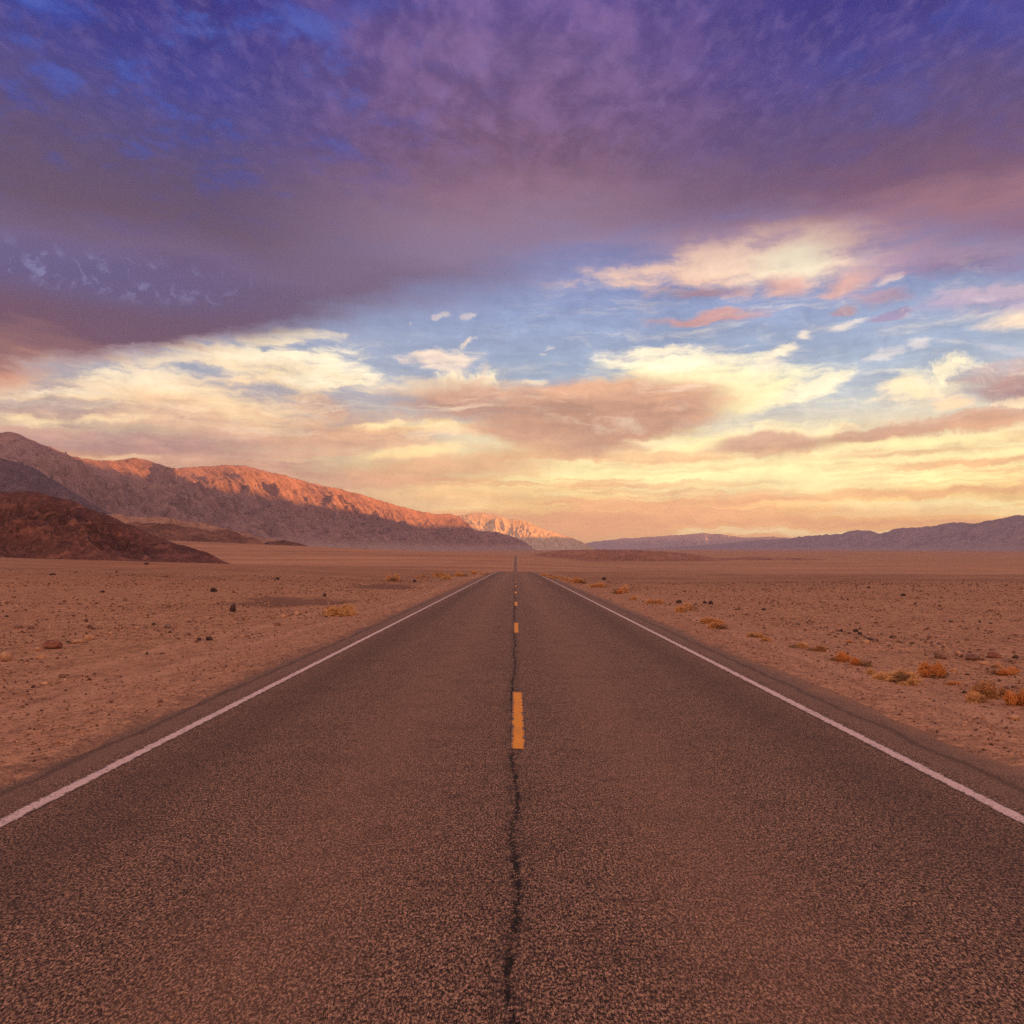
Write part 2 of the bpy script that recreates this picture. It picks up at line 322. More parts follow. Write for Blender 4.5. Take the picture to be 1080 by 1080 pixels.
# ------------------------------------------------------------------ numpy noise
_rng = np.random.RandomState(11)
_perm = _rng.permutation(4096)
_ga = _rng.rand(4096) * 2 * np.pi
_gx, _gy = np.cos(_ga), np.sin(_ga)
def perlin(x, y):
    x = np.asarray(x, float); y = np.asarray(y, float)
    xi = np.floor(x).astype(np.int64); yi = np.floor(y).astype(np.int64)
    xf, yf = x-xi, y-yi
    def g(a, b, fx, fy):
        h = _perm[(_perm[a & 4095] + b) & 4095]
        return _gx[h]*fx + _gy[h]*fy
    uu = xf*xf*xf*(xf*(xf*6-15)+10); vv = yf*yf*yf*(yf*(yf*6-15)+10)
    a = g(xi, yi, xf, yf); b = g(xi+1, yi, xf-1, yf); c = g(xi, yi+1, xf, yf-1); d = g(xi+1, yi+1, xf-1, yf-1)
    return (a+(b-a)*uu + ((c+(d-c)*uu)-(a+(b-a)*uu))*vv) * 1.5
def fbm(x, y, octs=4, gain=0.5):
    s, a = 0, 1.0
    for i in range(octs):
        s = s + a*perlin(x*2**i+17.3*i, y*2**i-9.1*i); a *= gain
    return s
def ridged(x, y): return 1 - np.minimum(1, np.abs(perlin(x, y))*1.7)
def sstep(a, b, x):
    t = np.clip((x-a)/(b-a), 0, 1); return t*t*(3-2*t)

# ------------------------------------------------------------------ object helpers
def link(name, verts, faces, mat=None, smooth=False, parent=None, loc=None):
    me = bpy.data.meshes.new(name)
    v = np.asarray(verts, np.float32); f = np.asarray(faces, np.int32)
    n = f.shape[1]
    me.vertices.add(len(v)); me.vertices.foreach_set('co', v.ravel())
    me.loops.add(f.size); me.loops.foreach_set('vertex_index', f.ravel())
    me.polygons.add(len(f)); me.polygons.foreach_set('loop_start', np.arange(0, f.size, n, dtype=np.int32))
    me.update(calc_edges=True); me.validate()
    if smooth: me.polygons.foreach_set('use_smooth', np.ones(len(me.polygons), bool))
    if mat: me.materials.append(mat)
    o = bpy.data.objects.new(name, me); COL.objects.link(o)
    if parent: o.parent = parent
    if loc: o.location = loc
    return o
def grid_faces(nr, nc):
    i = np.arange(nr-1)[:, None]*nc + np.arange(nc-1)[None, :]
    return np.stack([i, i+1, i+nc+1, i+nc], -1).reshape(-1, 4)
def structure(o, label=None, cat=None):
    o['kind'] = 'structure'
    if label: o['label'] = label
    if cat: o['category'] = cat
    return o
def tag(o, label, cat, group=None, kind=None):
    o['label'] = label; o['category'] = cat
    if group: o['group'] = group
    if kind: o['kind'] = kind
    return o
def material(name, rough=0.9):
    m = bpy.data.materials.new(name); m.use_nodes = True
    T = NT(m.node_tree); b = m.node_tree.nodes['Principled BSDF']
    b.inputs['Roughness'].default_value = rough
    b.inputs['Specular IOR Level'].default_value = 0.25
    pos = T.new('ShaderNodeNewGeometry').outputs['Position']
    return m, T, b, pos
def warm(T, c, t=(1.15, 0.95, 0.76)): return T.mix(1.0, c, t, 'MULTIPLY')
def bump(T, b, h, strength, dist):
    n = T.new('ShaderNodeBump'); n.inputs['Strength'].default_value = strength; n.inputs['Distance'].default_value = dist
    T.put(n.inputs['Height'], h); T.l.new(n.outputs[0], b.inputs['Normal'])

# ------------------------------------------------------------------ the lie of the land
CREST_PX = [(-2000, 560), (0, 566), (120, 568), (200, 571), (300, 575.5), (400, 580), (480, 583.5), (545, 586.5), (575, 588), (640, 594), (3000, 594)]
def land(x, y):
    x = np.asarray(x, float); y = np.asarray(y, float)
    tilt = 0.0235*np.clip(-x-6, 0, 600)
    y0 = np.where(x > 0, 100-60*sstep(4, 70, x), 100+0.35*np.clip(-x-4, 0, 300))
    dy_ = np.clip(y-y0, 0, 200)
    near = -0.0173*y + tilt - 0.5*1.14e-4*dy_**2 - 1.14e-4*200*np.clip(y-y0-200, 0, None)
    base = -47 + 9*sstep(1500, 15000, y)
    cy = 2400 + 0.55*np.clip(-x, 0, 4000)
    px = HX + FPX*x/cy
    py = np.interp(px, [a for a, b in CREST_PX], [b for a, b in CREST_PX])
    zc = EYE + (HY-py)/FPX*cy
    zc = np.maximum(zc, base)
    up = np.clip((y-1330)/(cy-1330), 0, 1)**1.25
    up = np.where(y > cy, 1-sstep(cy, cy+2600, y), up)
    up = np.where(y > cy-120, np.minimum(up, 1), up)
    far = base - 4 + (zc-base+4)*up
    far = np.where((x > 400), np.maximum(far, base-1.5), far)
    d = near-far
    return np.where(np.abs(d) < 6, far + 0.25*(d+6)**2/6, np.maximum(near, far)) - 0
def micro(x, y, sp):
    """small relief off the road, each wavelength only where the mesh can carry it"""
    m = sstep(4.6, 9, np.abs(x))
    h = 0
    for lam, a in ((34, .16), (12, .10), (4.5, .055), (1.8, .03), (0.8, .016)):
        h = h + a*perlin(x/lam+3.1, y/lam*1.0+lam)*sstep(lam*0.6, lam*0.25, sp)
    # long low swells and washes on the far plain
    far = sstep(150, 600, y)
    h = h + far*1.6*perlin(x/520, y/170)*sstep(30, 200, np.abs(x)) + far*.5*perlin(x/160+7, y/50)*sstep(20, 100, np.abs(x))
    # graded windrow on the left and the dark hollow beyond it
    h = h*m
    h = h + 0.10*np.exp(-((x+8.3+0.5*perlin(y/9, 3.3))/0.7)**2)*(0.6+0.5*perlin(y/5, 1.7))*sstep(40, 25, y)
    h = h - 0.30*np.exp(-((x+9.6)/2.2)**2-((y-35)/4.0)**2) - 0.22*np.exp(-((x+9.5)/2.0)**2-((y-55)/5.0)**2)
    return h
def ground_z(x, y):
    e = np.abs(x) + 0.16*perlin(y/2.3, np.sign(x)*5+.3) + 0.10*perlin(y/.7, np.sign(x)*9+.7) + .12*perlin(y/11, np.sign(x)*3)
    el = np.where(x < 0, 4.05, 4.30)
    edge = -0.06 + 0.085*sstep(el-0.25, el+0.35, e) - 0.03*sstep(el+.4, el+3, e) - 0.006*np.minimum(np.abs(x), 6)
    sp = 0.012*np.hypot(x, y)
    return land(x, y) + edge + micro(x, y, sp)
def hit(px, py, lo=3.0, hi=6000.0):
    """where the line of sight of a photo pixel meets the ground"""
    ys = np.geomspace(lo, hi, 4000); xs = (px-HX)/FPX*ys; zs = EYE+(HY-py)/FPX*ys
    below = np.where(zs <= land(xs, ys))[0]
    i = below[0] if len(below) else len(ys)-1
    return float(xs[i]), float(ys[i])

# ------------------------------------------------------------------ ground sheet
def sinh_axis(a, lim, n): return a*np.sinh(np.linspace(0, np.arcsinh(lim/a), n))
xp = sinh_axis(4.0, 46000, 400); XS = np.concatenate([-xp[:0:-1], xp])
YS = np.concatenate([-sinh_axis(4.0, 400, 60)[:0:-1], sinh_axis(4.0, 60000, 900)])
def build_ground():
    X, Y = np.meshgrid(XS, YS)
    Z = ground_z(X, Y)
    m, T, b, pos = material('desert_ground', 0.95)
    px, py, pz = T.sep(pos)
    flat = T.comb(px, py, 0)
    big = T.noise(flat, 0.02, 4, 0.6); med = T.noise(flat, 0.35, 5, 0.6); fine = T.noise(flat, 9.0, 5, 0.65)
    col = T.mix(T.mr(med, 0.35, 0.65), (0.400, 0.215, 0.112), (0.520, 0.305, 0.165))
    col = T.mix(T.mul(T.mr(big, 0.45, 0.65), 0.5), col, (0.47, 0.262, 0.130))
    # level washes, long across the view
    wash = T.noise(T.mapping(flat, scale=(0.006, 0.035, 1)), 1.0, 6, 0.65)
    farf = T.mr(py, 90, 400)
    col = T.mix(T.mul(T.mr(wash, 0.52, 0.66), T.mad(farf, 0.35, 0.25)), col, (0.21, 0.105, 0.075))
    streak = T.noise(T.mapping(flat, scale=(0.02, 0.30, 1)), 1.0, 5, 0.7)
    col = T.mix(T.mul(T.mr(streak, 0.58, 0.70), T.mul(T.mr(py, 12, 40), 0.45)), col, (0.17, 0.088, 0.066))
    # gravel: individual stones a few centimetres across, pale, rust and near black
    rnd = T.vor(flat, 26.0); d1 = T.vor(flat, 26.0, out='Distance'); r3 = T.sep(rnd)
    st = T.mix(T.mr(r3[1], 0.0, 1.0, smooth=False), (0.15, 0.070, 0.052), (0.46, 0.26, 0.17))
    gr = T.mr(T.mad(T.sub(med, .5), 0.8, r3[0]), 0.45, 0.6)
    col = T.mix(T.mul(gr, 0.75), col, st)
    rnd2 = T.sep(T.vor(flat, 7.5)); d2 = T.vor(flat, 7.5, out='Distance')
    isst = T.mul(T.mr(rnd2[0], 0.72, 0.76), T.mr(d2, 0.30, 0.22))
    col = T.mix(T.mul(isst, T.mr(T.m('ABSOLUTE', px), 5, 9)), col, T.mix(rnd2[1], (0.09, 0.05, 0.042), (0.42, 0.25, 0.17)))
    # dark pebbly scatter: a broken fractal speckle at every distance
    spk = T.noise(T.mapping(flat, scale=(0.8, 0.40, 1)), 1.0, 9, 0.86)
    dens = T.mad(T.mr(py, 10, 60), 0.35, 0.45)
    col = T.mix(T.mul(T.mr(spk, 0.54, 0.66), dens), col, (0.085, 0.043, 0.034))
    col = T.mix(T.mul(T.mr(spk, 0.46, 0.36), 0.45), col, (0.52, 0.30, 0.19))
    spk2 = T.noise(T.mapping(flat, scale=(0.05, 0.02, 1)), 1.0, 9, 0.84)
    col = T.mix(T.mul(T.mr(spk2, 0.52, 0.66), T.mr(py, 100, 300, 0.1, 0.7)), col, (0.13, 0.066, 0.046))
    fb = T.noise(T.mapping(flat, scale=(0.0012, 0.009, 1)), 1.0, 8, 0.75)
    col = T.mix(T.mul(T.mr(fb, 0.50, 0.60), T.mr(py, 500, 1500, 0, 0.65)), col, (0.17, 0.085, 0.056))
    col = T.mix(T.mul(T.mr(fb, 0.46, 0.38), T.mr(py, 500, 1500, 0, 0.5)), col, (0.58, 0.34, 0.18))
    g1 = T.noise(T.mapping(flat, scale=(1, 0.6, 1)), 15.0, 5, 0.90); g2 = T.noise(T.mapping(flat, scale=(1, 0.45, 1)), 4.0, 5, 0.90)
    for gg, k in ((g1, 0.75), (g2, 0.55)):
        col = T.mix(T.mr(gg, 0.49, 0.41, 0, k), col, (0.115, 0.058, 0.044))
        col = T.mix(T.mr(gg, 0.53, 0.62, 0, k), col, (0.60, 0.35, 0.225))
    # coarse dark lag gravel on the brow of the near bench
    brow = T.mul(T.mr(py, 45, 75), T.mr(py, 330, 220))
    col = T.mix(T.mul(brow, T.mr(T.noise(flat, 0.06, 7, .75), 0.38, 0.62, 0.1, 0.6)), col, (0.16, 0.080, 0.056))
    # graded verge: smoother, paler
    ax = T.m('ABSOLUTE', T.mad(T.sub(med, .5), 2.2, px))
    verge = T.mr(ax, 8.2, 6.0)
    col = T.mix(T.mul(verge, 0.40), col, T.mix(T.mr(T.noise(flat, 6.0, 9, .82), .40, .60), (0.24, 0.125, 0.090), (0.55, 0.325, 0.225)))
    trk = T.mad(T.m('SINE', T.mul(py, 0.11)), 0.5, T.mad(T.sub(med, .5), 0.5, px))
    for tx in (-5.5, -7.1, 6.1):
        col = T.mix(T.mr(T.m('ABSOLUTE', T.sub(trk, tx)), 0.40, 0.12, 0, T.mr(T.noise(flat, 0.5, 5, .7), .35, .65, 0.05, 0.6)), col, (0.50, 0.305, 0.205))
        col = T.mix(T.mr(T.m('ABSOLUTE', T.sub(trk, tx-0.42)), 0.16, 0.0, 0, T.mr(T.noise(flat, 0.9, 5, .7), .45, .65, 0, 0.6)), col, (0.17, 0.095, 0.066))
    crumb_shade = T.mr(T.mad(T.sub(T.noise(flat, 1.5, 7, .75), .5), 2.0, T.m('ABSOLUTE', px)), 4.55, 4.25)
    col = T.mix(T.mul(crumb_shade, 0.5), col, T.mix(r3[2], (0.05, 0.032, 0.030), (0.24, 0.135, 0.10)))  # broken asphalt crumbs plus a painted drop shadow beside the asphalt
    # darker gravel in the two hollows
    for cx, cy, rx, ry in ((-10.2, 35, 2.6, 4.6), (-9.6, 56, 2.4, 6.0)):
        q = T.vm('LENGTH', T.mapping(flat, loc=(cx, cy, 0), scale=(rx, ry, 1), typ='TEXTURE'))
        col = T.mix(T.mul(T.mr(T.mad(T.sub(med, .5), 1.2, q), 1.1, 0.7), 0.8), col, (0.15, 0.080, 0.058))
    # dusty oxide bloom further out on the left
    col = T.mix(T.mul(T.mr(px, -6, -22), T.mr(big, .4, .7, 0, .4)), col, (0.38, 0.165, 0.085))
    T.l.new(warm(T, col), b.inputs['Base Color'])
    hh = T.mad(T.m('SUBTRACT', 0.6, d1), 0.035, T.mul(fine, 0.03)); hh = T.mad(isst, 0.04, hh)
    bump(T, b, hh, 0.9, 1.0)
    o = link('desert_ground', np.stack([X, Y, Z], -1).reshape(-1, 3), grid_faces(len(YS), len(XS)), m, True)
    structure(o, 'stony reddish desert plain on both sides of the road', 'ground')
build_ground()

# ------------------------------------------------------------------ road
def road_z(x, y): return land(np.zeros_like(y), y) - 0.006*np.abs(x)
def strip(name, x0, x1, y0, y1, lift, m, nx=2, parent=None):
    ys = YS[(YS > y0) & (YS < y1)]; ys = np.concatenate([[y0], ys, [y1]])
    X, Y = np.meshgrid(np.linspace(x0, x1, nx), ys)
    zl = np.interp(Y, YS, land(np.zeros_like(YS), YS))
    Z = zl - 0.006*np.abs(X) + lift
    return link(name, np.stack([X, Y, Z], -1).reshape(-1, 3), grid_faces(len(ys), nx), m, True, parent)
def build_road():
    m, T, b, pos = material('asphalt', 0.85)
    px, py, pz = T.sep(pos); flat = T.comb(px, py, 0)
    big = T.noise(T.mapping(flat, scale=(1, 0.12, 1)), 0.7, 4, 0.6); med = T.noise(flat, 1.6, 5, 0.6)
    fs = T.mapping(flat, scale=(1, 0.5, 1))
    a1 = T.sep(T.vor(fs, 130.0)); d1 = T.vor(fs, 130.0, out='Distance'); a2 = T.sep(T.vor(fs, 84.0)); sp = T.noise(fs, 90.0, 3, 0.75)
    # binder and aggregate: near-black tar, rust brown and sandy chips
    stones = [(0.0, (0.018, 0.012, 0.012)), (0.30, (0.070, 0.042, 0.036)), (0.50, (0.24, 0.142, 0.104)), (0.78, (0.44, 0.260, 0.185)), (1.0, (0.70, 0.44, 0.32))]
    col = T.mix(0.45, T.ramp(a1[0], stones), T.ramp(a2[0], stones))
    frac = T.noise(fs, 84.0, 3, 0.90); fra2 = T.noise(fs, 14.0, 5, 0.85)
    col = T.mix(T.mr(frac, 0.505, 0.455, 0, 0.92), col, (0.015, 0.010, 0.010))
    col = T.mix(T.mr(frac, 0.545, 0.60, 0, 0.80), col, (0.74, 0.44, 0.30))
    col = T.mix(T.mr(fra2, 0.50, 0.38, 0, 0.45), col, (0.030, 0.020, 0.019))
    # worn wheel paths a little paler, oily lane centres and edges darker
    lane = T.m('ABSOLUTE', T.mad(T.sub(big, .5), 0.5, px))
    w1 = T.mr(T.m('ABSOLUTE', T.sub(lane, 1.15)), 0.85, 0.0)
    dk = T.mr(T.m('ABSOLUTE', T.sub(lane, 2.95)), 0.75, 0.0)
    col = T.mix(T.mul(w1, 0.26), col, (0.36, 0.20, 0.135))
    col = T.mix(T.mul(dk, 0.34), col, (0.055, 0.034, 0.034))
    col = T.mix(T.mr(med, 0.48, 0.66, 0, 0.20), col, (0.075, 0.042, 0.038))
    # ragged seam crack along the centre line, the dark of its depth painted in
    jit = T.sub(T.noise(flat, 26.0, 5, 0.78), .5)
    def seam(seed, sc_, amp, off, w0, w1, lo, hi):
        wob = T.mad(T.sub(T.noise(T.comb(seed, py, 3.0), sc_, 7, 0.66), 0.5), amp, off)
        d = T.m('ABSOLUTE', T.sub(T.sub(px, wob), T.mul(jit, 0.17)))
        wid = T.mad(T.mr(T.noise(T.comb(seed+5, py, 9.0), 4.0, 6, 0.72), lo, hi), w1, w0)
        return d, T.mr(T.sub(d, wid), 0.003, -0.003)
    cx, crack = seam(0.0, 0.55, 0.30, -0.022, -0.001, 0.015, 0.34, 0.62)
    d2, crack2 = seam(31.0, 0.7, 0.36, 0.02, -0.006, 0.013, 0.54, 0.74)
    crack = T.m('MAXIMUM', crack, crack2)
    tar = T.mul(T.mr(cx, 0.15, 0.0), T.mr(T.noise(flat, 9.0, 7, .82), 0.45, 0.58, 0, 0.75))
    col = T.mix(tar, col, (0.034, 0.024, 0.024))
    col = T.mix(crack, col, (0.012, 0.009, 0.009))
    # sand blown over the shoulders
    ax = T.m('ABSOLUTE', px)
    sh = T.mr(ax, 3.72, 3.8)
    col = T.mix(T.mul(sh, T.mr(T.noise(flat, 2.2, 7, .78), .40, .60, 0.25, 0.60)), col, (0.25, 0.160, 0.128))
    edge_shade = T.mr(T.m('ABSOLUTE', T.sub(T.mad(T.sub(T.noise(flat, 1.0, 6, .7), .5), 0.35, ax), 4.05)), 0.08, 0.0)
    col = T.mix(T.mul(edge_shade, 0.5), col, (0.045, 0.029, 0.028))  # dark gravel line with the edge's small drop shadow painted in
    sand = T.mul(T.mr(T.mad(T.sub(T.noise(flat, 1.3, 6, .7), .5), 1.0, ax), 4.15, 4.5), 0.85)
    col = T.mix(sand, col, T.mix(a1[1], (0.24, 0.13, 0.09), (0.42, 0.25, 0.165)))
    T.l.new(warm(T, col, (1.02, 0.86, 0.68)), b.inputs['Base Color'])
    hh = T.mad(T.m('SUBTRACT', 0.5, d1), 0.010, T.mul(sp, 0.012)); hh = T.mad(crack, -0.03, hh)
    bump(T, b, hh, 1.0, 1.0)
    # raised a few mm, lapped by the verge on both sides
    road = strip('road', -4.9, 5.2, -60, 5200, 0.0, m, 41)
    structure(road, 'two lane asphalt road running straight to the mountains', 'road')

    def paint(name, c, wear):
        pm, P, pb, ppos = material(name, 0.7)
        f = P.comb(*P.sep(ppos)[:2], 0)
        ch = P.sep(P.vor(f, 84.0)); fr = P.noise(f, 40.0, 4, .9)
        n = P.noise(f, 30.0, 5, 0.7); n2 = P.noise(f, 2.0, 4, .6)
        cc = P.mix(P.mr(n, 0.35, 0.65), tuple(0.82*x for x in c), c)
        cc = P.mix(P.mr(P.add(P.mul(ch[0], .6), P.mul(n2, .5)), wear, wear-0.12, 0, 0.8), cc, (0.10, 0.06, 0.05))
        cc = P.mix(P.mr(fr, 0.44, 0.37, 0, 0.75), cc, (0.10, 0.060, 0.045))
        X = P.m('ABSOLUTE', P.sub(P.m('ABSOLUTE', P.sep(ppos)[0]) if c[2] > .1 else P.sep(ppos)[0], 3.59 if c[2] > .1 else 0.03))
        ed = P.sub(0.07 if c[2] > .1 else 0.072, X)
        cc = P.mix(P.mr(P.sub(ed, P.mul(P.mr(P.noise(f, 9.0, 8, .85), .38, .62), 0.036)), 0.010, -0.010), cc, P.mix(ch[1], (0.03, 0.02, 0.02), (0.22, 0.12, 0.09)))
        P.l.new(cc, pb.inputs['Base Color'])
        bump(P, pb, P.mul(n, 0.01), 0.8, 1.0)
        return pm
    white = paint('white_paint', (0.76, 0.52, 0.43), 0.36)
    yellow = paint('yellow_paint', (0.92, 0.33, 0.025), 0.34)
    for x in (-3.66, 3.52): strip('edge_line', x, x+0.14, -60, 5200, 0.004, white, 2, road)
    y = FPX*EYE/197.0 - 12.19
    for k in range(-1, 200):
        y0 = FPX*EYE/197.0 + 12.19*k
        if k > 12 and not (1380 < y0 < 2450): continue
        strip('centre_dash', -0.042, 0.102, y0, y0+3.2, 0.004, yellow, 3, road)
build_road()

# ------------------------------------------------------------------ mountains
def rock_material(name, a, b_, c, scale, pale=None, bumpd=8.0, bs=0.6, tint=None):
    m, T, bs_, pos = material(name, 0.95)
    wp = T.vm('ADD', pos, T.vm('SCALE', T.vm('SUBTRACT', T.noise(pos, scale*3, 4, .6, color=True), (.5, .5, .5)), scale=0.5/scale))
    n1 = T.noise(pos, scale, 8, 0.68); n2 = T.noise(T.mapping(wp, rot=(R(20), R(12), 0), scale=(0.6, 0.6, 3.5)), scale*2.2, 6, 0.65)
    n3 = T.noise(wp, scale*7, 7, 0.75); n4 = T.noise(T.mapping(wp, scale=(1, 1, 0.25)), scale*14, 5, 0.7)
    col = T.mix(T.mr(n1, 0.36, 0.64), a, b_)
    col = T.mix(T.mr(n2, 0.50, 0.66, 0, 0.75), col, c)
    col = T.mix(T.mr(n3, 0.48, 0.66, 0, 0.75), col, tuple(x*0.42 for x in a))
    col = T.mix(T.mr(n4, 0.52, 0.66, 0, 0.55), col, tuple(x*1.25 for x in c))
    if pale:
        z = T.sep(pos)[2]
        col = T.mix(T.mul(T.mr(T.mad(T.sub(n1, .5), pale[2], z), pale[1], pale[0]), 0.8), col, pale[3])
    if tint: col = warm(T, col)
    T.l.new(col, bs_.inputs['Base Color'])
    bump(T, bs_, T.add(T.mul(n3, 1.0), T.mul(n2, .6)), bs, bumpd)
    return m

def P3(px, py, Y): return np.array([(px-HX)/FPX*Y, Y, EYE+(HY-py)/FPX*Y])

def range_mesh(name, rows, mat, label, ns=600, nt=140, nb=24, spur=((1500, .34), (640, .30), (280, .23), (120, .12), (52, .045)), crest_rough=(16, 260), hpow=1.55, seed=0.0, aspect=0.33, back=0.9, env_pow=0.6):
    """rows: (crest point, foot point) pairs along the ridge"""
    C = np.array([r[0] for r in rows], float); F = np.array([r[1] for r in rows], float)
    s = np.concatenate([[0], np.cumsum(np.linalg.norm(np.diff(C[:, :2], axis=0), axis=1))])
    S_ = np.linspace(0, s[-1], ns)
    Ci = np.stack([np.interp(S_, s, C[:, k]) for k in range(3)], 1); Fi = np.stack([np.interp(S_, s, F[:, k]) for k in range(3)], 1)
    def smooth(a, n):
        if n < 2: return a
        ker = np.hanning(n+2)[1:-1]; ker /= ker.sum()
        return np.stack([np.convolve(np.pad(a[:, k], n, 'edge'), ker, 'same')[n:-n] for k in range(3)], 1)
    Ci = smooth(Ci, max(2, ns//90)); Fi = smooth(Fi, ns//8)
    hgt = np.maximum(Ci[:, 2]-Fi[:, 2], 1)
    ca, cl = crest_rough
    cn = (fbm(S_/cl+seed, 0*S_+seed*1.7+.37, 5, 0.55))*ca*np.clip(hgt/(12*ca), 0.1, 1)
    t = np.linspace(0, 1, nt)[None, :]
    width = np.linalg.norm(Ci[:, :2]-Fi[:, :2], axis=1)[:, None]
    XY = Fi[:, None, :2] + (Ci-Fi)[:, None, :2]*t[..., None]
    h = 0.22*t + 0.78*t**hpow
    Z = Fi[:, 2:3] + hgt[:, None]*h + cn[:, None]*t**3
    Sg = S_[:, None] + 0*t; L = t*width
    env = (np.sin(np.pi*np.clip(t*0.97+.02, 0, 1)))**env_pow * (0.25+0.75*t) * (1-t**7)
    for i, (lam, amp) in enumerate(spur):
        wx = 0.45*lam*perlin(Sg/lam*.7+5+seed, L/lam*.7+i)
        r = ridged((Sg+wx)/lam+seed*3.1+i*7, L*aspect/lam+i*3.3+seed)**1.3 - 0.60
        Z = Z + hgt[:, None]*amp*env*r
    tb = np.linspace(0, 1, nb+1)[1:][None, :]
    XYb = Ci[:, None, :2] + (Ci-Fi)[:, None, :2]*tb[..., None]*back
    Zb = (Ci[:, 2]+cn)[:, None] - (hgt+cn)[:, None]*tb**0.9
    X = np.concatenate([XY[..., 0], XYb[..., 0]], 1); Y = np.concatenate([XY[..., 1], XYb[..., 1]], 1); Z = np.concatenate([Z, Zb], 1)
    V = np.stack([X, Y, Z], -1)
    fcs = grid_faces(V.shape[0], V.shape[1])
    o = link(name, V.reshape(-1, 3), fcs, mat, True)
    structure(o, label, 'mountain')
    return o

GZ = -70.0
def build_mountains():
    main = rock_material('range_rock', (0.215, 0.126, 0.118), (0.300, 0.172, 0.148), (0.35, 0.205, 0.165), 0.0016, pale=(20, 190, 160, (0.36, 0.24, 0.20)), bumpd=26)
    rows = []
    for px, py, Y, fx, fy in ((-330, 420, 6600, -3600, 4800), (-150, 440, 7800, -3100, 6000), (-40, 456, 8700, -2800, 7000), (0, 455.5, 9000, -2700, 7500), (12, 454.5, 9100, -2650, 7700), (40, 467, 9350, -2560, 8100), (75, 481, 9700, -2450, 8700), (100, 486, 10000, -2380, 9200),
            (118, 486, 10200, -2320, 9600), (146, 483.5, 10600, -2250, 10200), (165, 489, 10900, -2180, 10700), (182, 494, 11200, -2120, 11100), (210, 491.5, 11700, -2030, 11800), (253, 490.5, 12500, -1900, 12800),
            (272, 495, 12900, -1800, 13300), (300, 501, 13500, -1690, 14000), (335, 511, 14400, -1520, 15000), (360, 516, 15000, -1400, 15700), (393, 525, 16100, -1220, 16700), (417, 533, 17000, -1060, 17500), (437, 538, 17800, -900, 18200),
            (460, 542.5, 18600, -700, 18900), (473, 541.5, 19000, -580, 19200), (484, 544, 19300, -480, 19500), (494, 556, 19700, -330, 19800), (505, 560, 20100, -180, 20100), (523, 560.5, 20500, -40, 20200), (540, 565.5, 20800, 120, 20300), (553, 571, 21000, 240, 20400), (565, 580, 21200, 330, 20500), (575, 586, 21400, 400, 20700)):
        rows.append((P3(px, py, Y), (fx, fy, GZ)))
    range_mesh('mountain_range', rows, main, 'long rugged mountain range left of the road with a sunlit orange crest', 1300, 240, 26, seed=1.3)

    spur = rock_material('dark_spur_rock', (0.098, 0.062, 0.068), (0.140, 0.086, 0.088), (0.165, 0.103, 0.10), 0.003, bumpd=14)
    rows = [(P3(px, py, Y), (fx, fy, GZ)) for px, py, Y, fx, fy in ((-260, 462, 5000, -2700, 3700), (-120, 474, 5400, -2500, 4300), (-30, 480, 5700, -2400, 4800), (0, 482, 5800, -2350, 5000), (20, 487, 5900, -2300, 5200), (43, 498, 6100, -2200, 5500), (64, 511, 6300, -2100, 5900),
            (81, 526, 6500, -2000, 6300), (105, 545, 6700, -1950, 6600), (150, 575, 6900, -1900, 6900), (175, 600, 7000, -1850, 7000))]
    range_mesh('mountain_spur', rows, spur, 'dark purple mountain spur at the left edge below the long range', 500, 130, seed=4.1, crest_rough=(12, 160), spur=((700, .2), (300, .11), (130, .06), (55, .03)))

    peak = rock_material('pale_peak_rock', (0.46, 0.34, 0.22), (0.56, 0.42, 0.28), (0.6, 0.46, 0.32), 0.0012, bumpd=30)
    rows = [(P3(px, py, Y), (fx, fy, GZ)) for px, py, Y, fx, fy in ((400, 562, 25000, -3000, 23300), (450, 552, 25400, -2200, 23600), (483, 544.5, 25800, -1500, 24000), (503, 540.5, 26200, -900, 24500), (517, 542, 26500, -200, 24900), (533, 547, 26800, 300, 25400), (550, 548.5, 27200, 700, 25900), (570, 557, 27600, 1200, 26600),
            (587, 562, 28000, 1700, 27300), (607, 568.5, 28400, 2300, 28000), (623, 576, 28800, 2800, 28500), (632, 581, 29200, 3000, 28900), (640, 586, 29500, 3100, 29200))]
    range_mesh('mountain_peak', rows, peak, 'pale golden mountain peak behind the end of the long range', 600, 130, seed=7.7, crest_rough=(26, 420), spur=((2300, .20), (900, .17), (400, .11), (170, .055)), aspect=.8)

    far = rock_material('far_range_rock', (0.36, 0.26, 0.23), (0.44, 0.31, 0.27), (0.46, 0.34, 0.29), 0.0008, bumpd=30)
    rows = [(P3(px, py, 43000), ((px-HX)/FPX*41000, 39500, -60)) for px, py in ((560, 584), (590, 581), (610, 575), (625, 571.5), (655, 568), (690, 566), (720, 564), (742, 562), (760, 563.5), (785, 567), (815, 566), (850, 569), (900, 568), (960, 566), (1050, 566))]
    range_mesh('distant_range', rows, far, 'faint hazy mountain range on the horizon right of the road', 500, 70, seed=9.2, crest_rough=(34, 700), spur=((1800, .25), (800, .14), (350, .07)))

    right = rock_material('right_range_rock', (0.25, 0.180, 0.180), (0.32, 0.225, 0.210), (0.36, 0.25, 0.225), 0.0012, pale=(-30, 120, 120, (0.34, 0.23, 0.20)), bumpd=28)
    rows = []
    for px, py in ((640, 580), (700, 577.5), (760, 573.5), (795, 570), (830, 568), (853, 565), (887, 563), (900, 559), (920, 560), (928, 563), (948, 557), (978, 555.5), (1004, 551), (1028, 552), (1050, 548), (1073, 543), (1081, 543)):
        Y = min(12000/((px-HX)/FPX), 40000 - (795-px)*10 if px < 795 else 1e9)
        c = P3(px, py, Y); rows.append((c, (c[0]-2600, Y-2600, -55)))
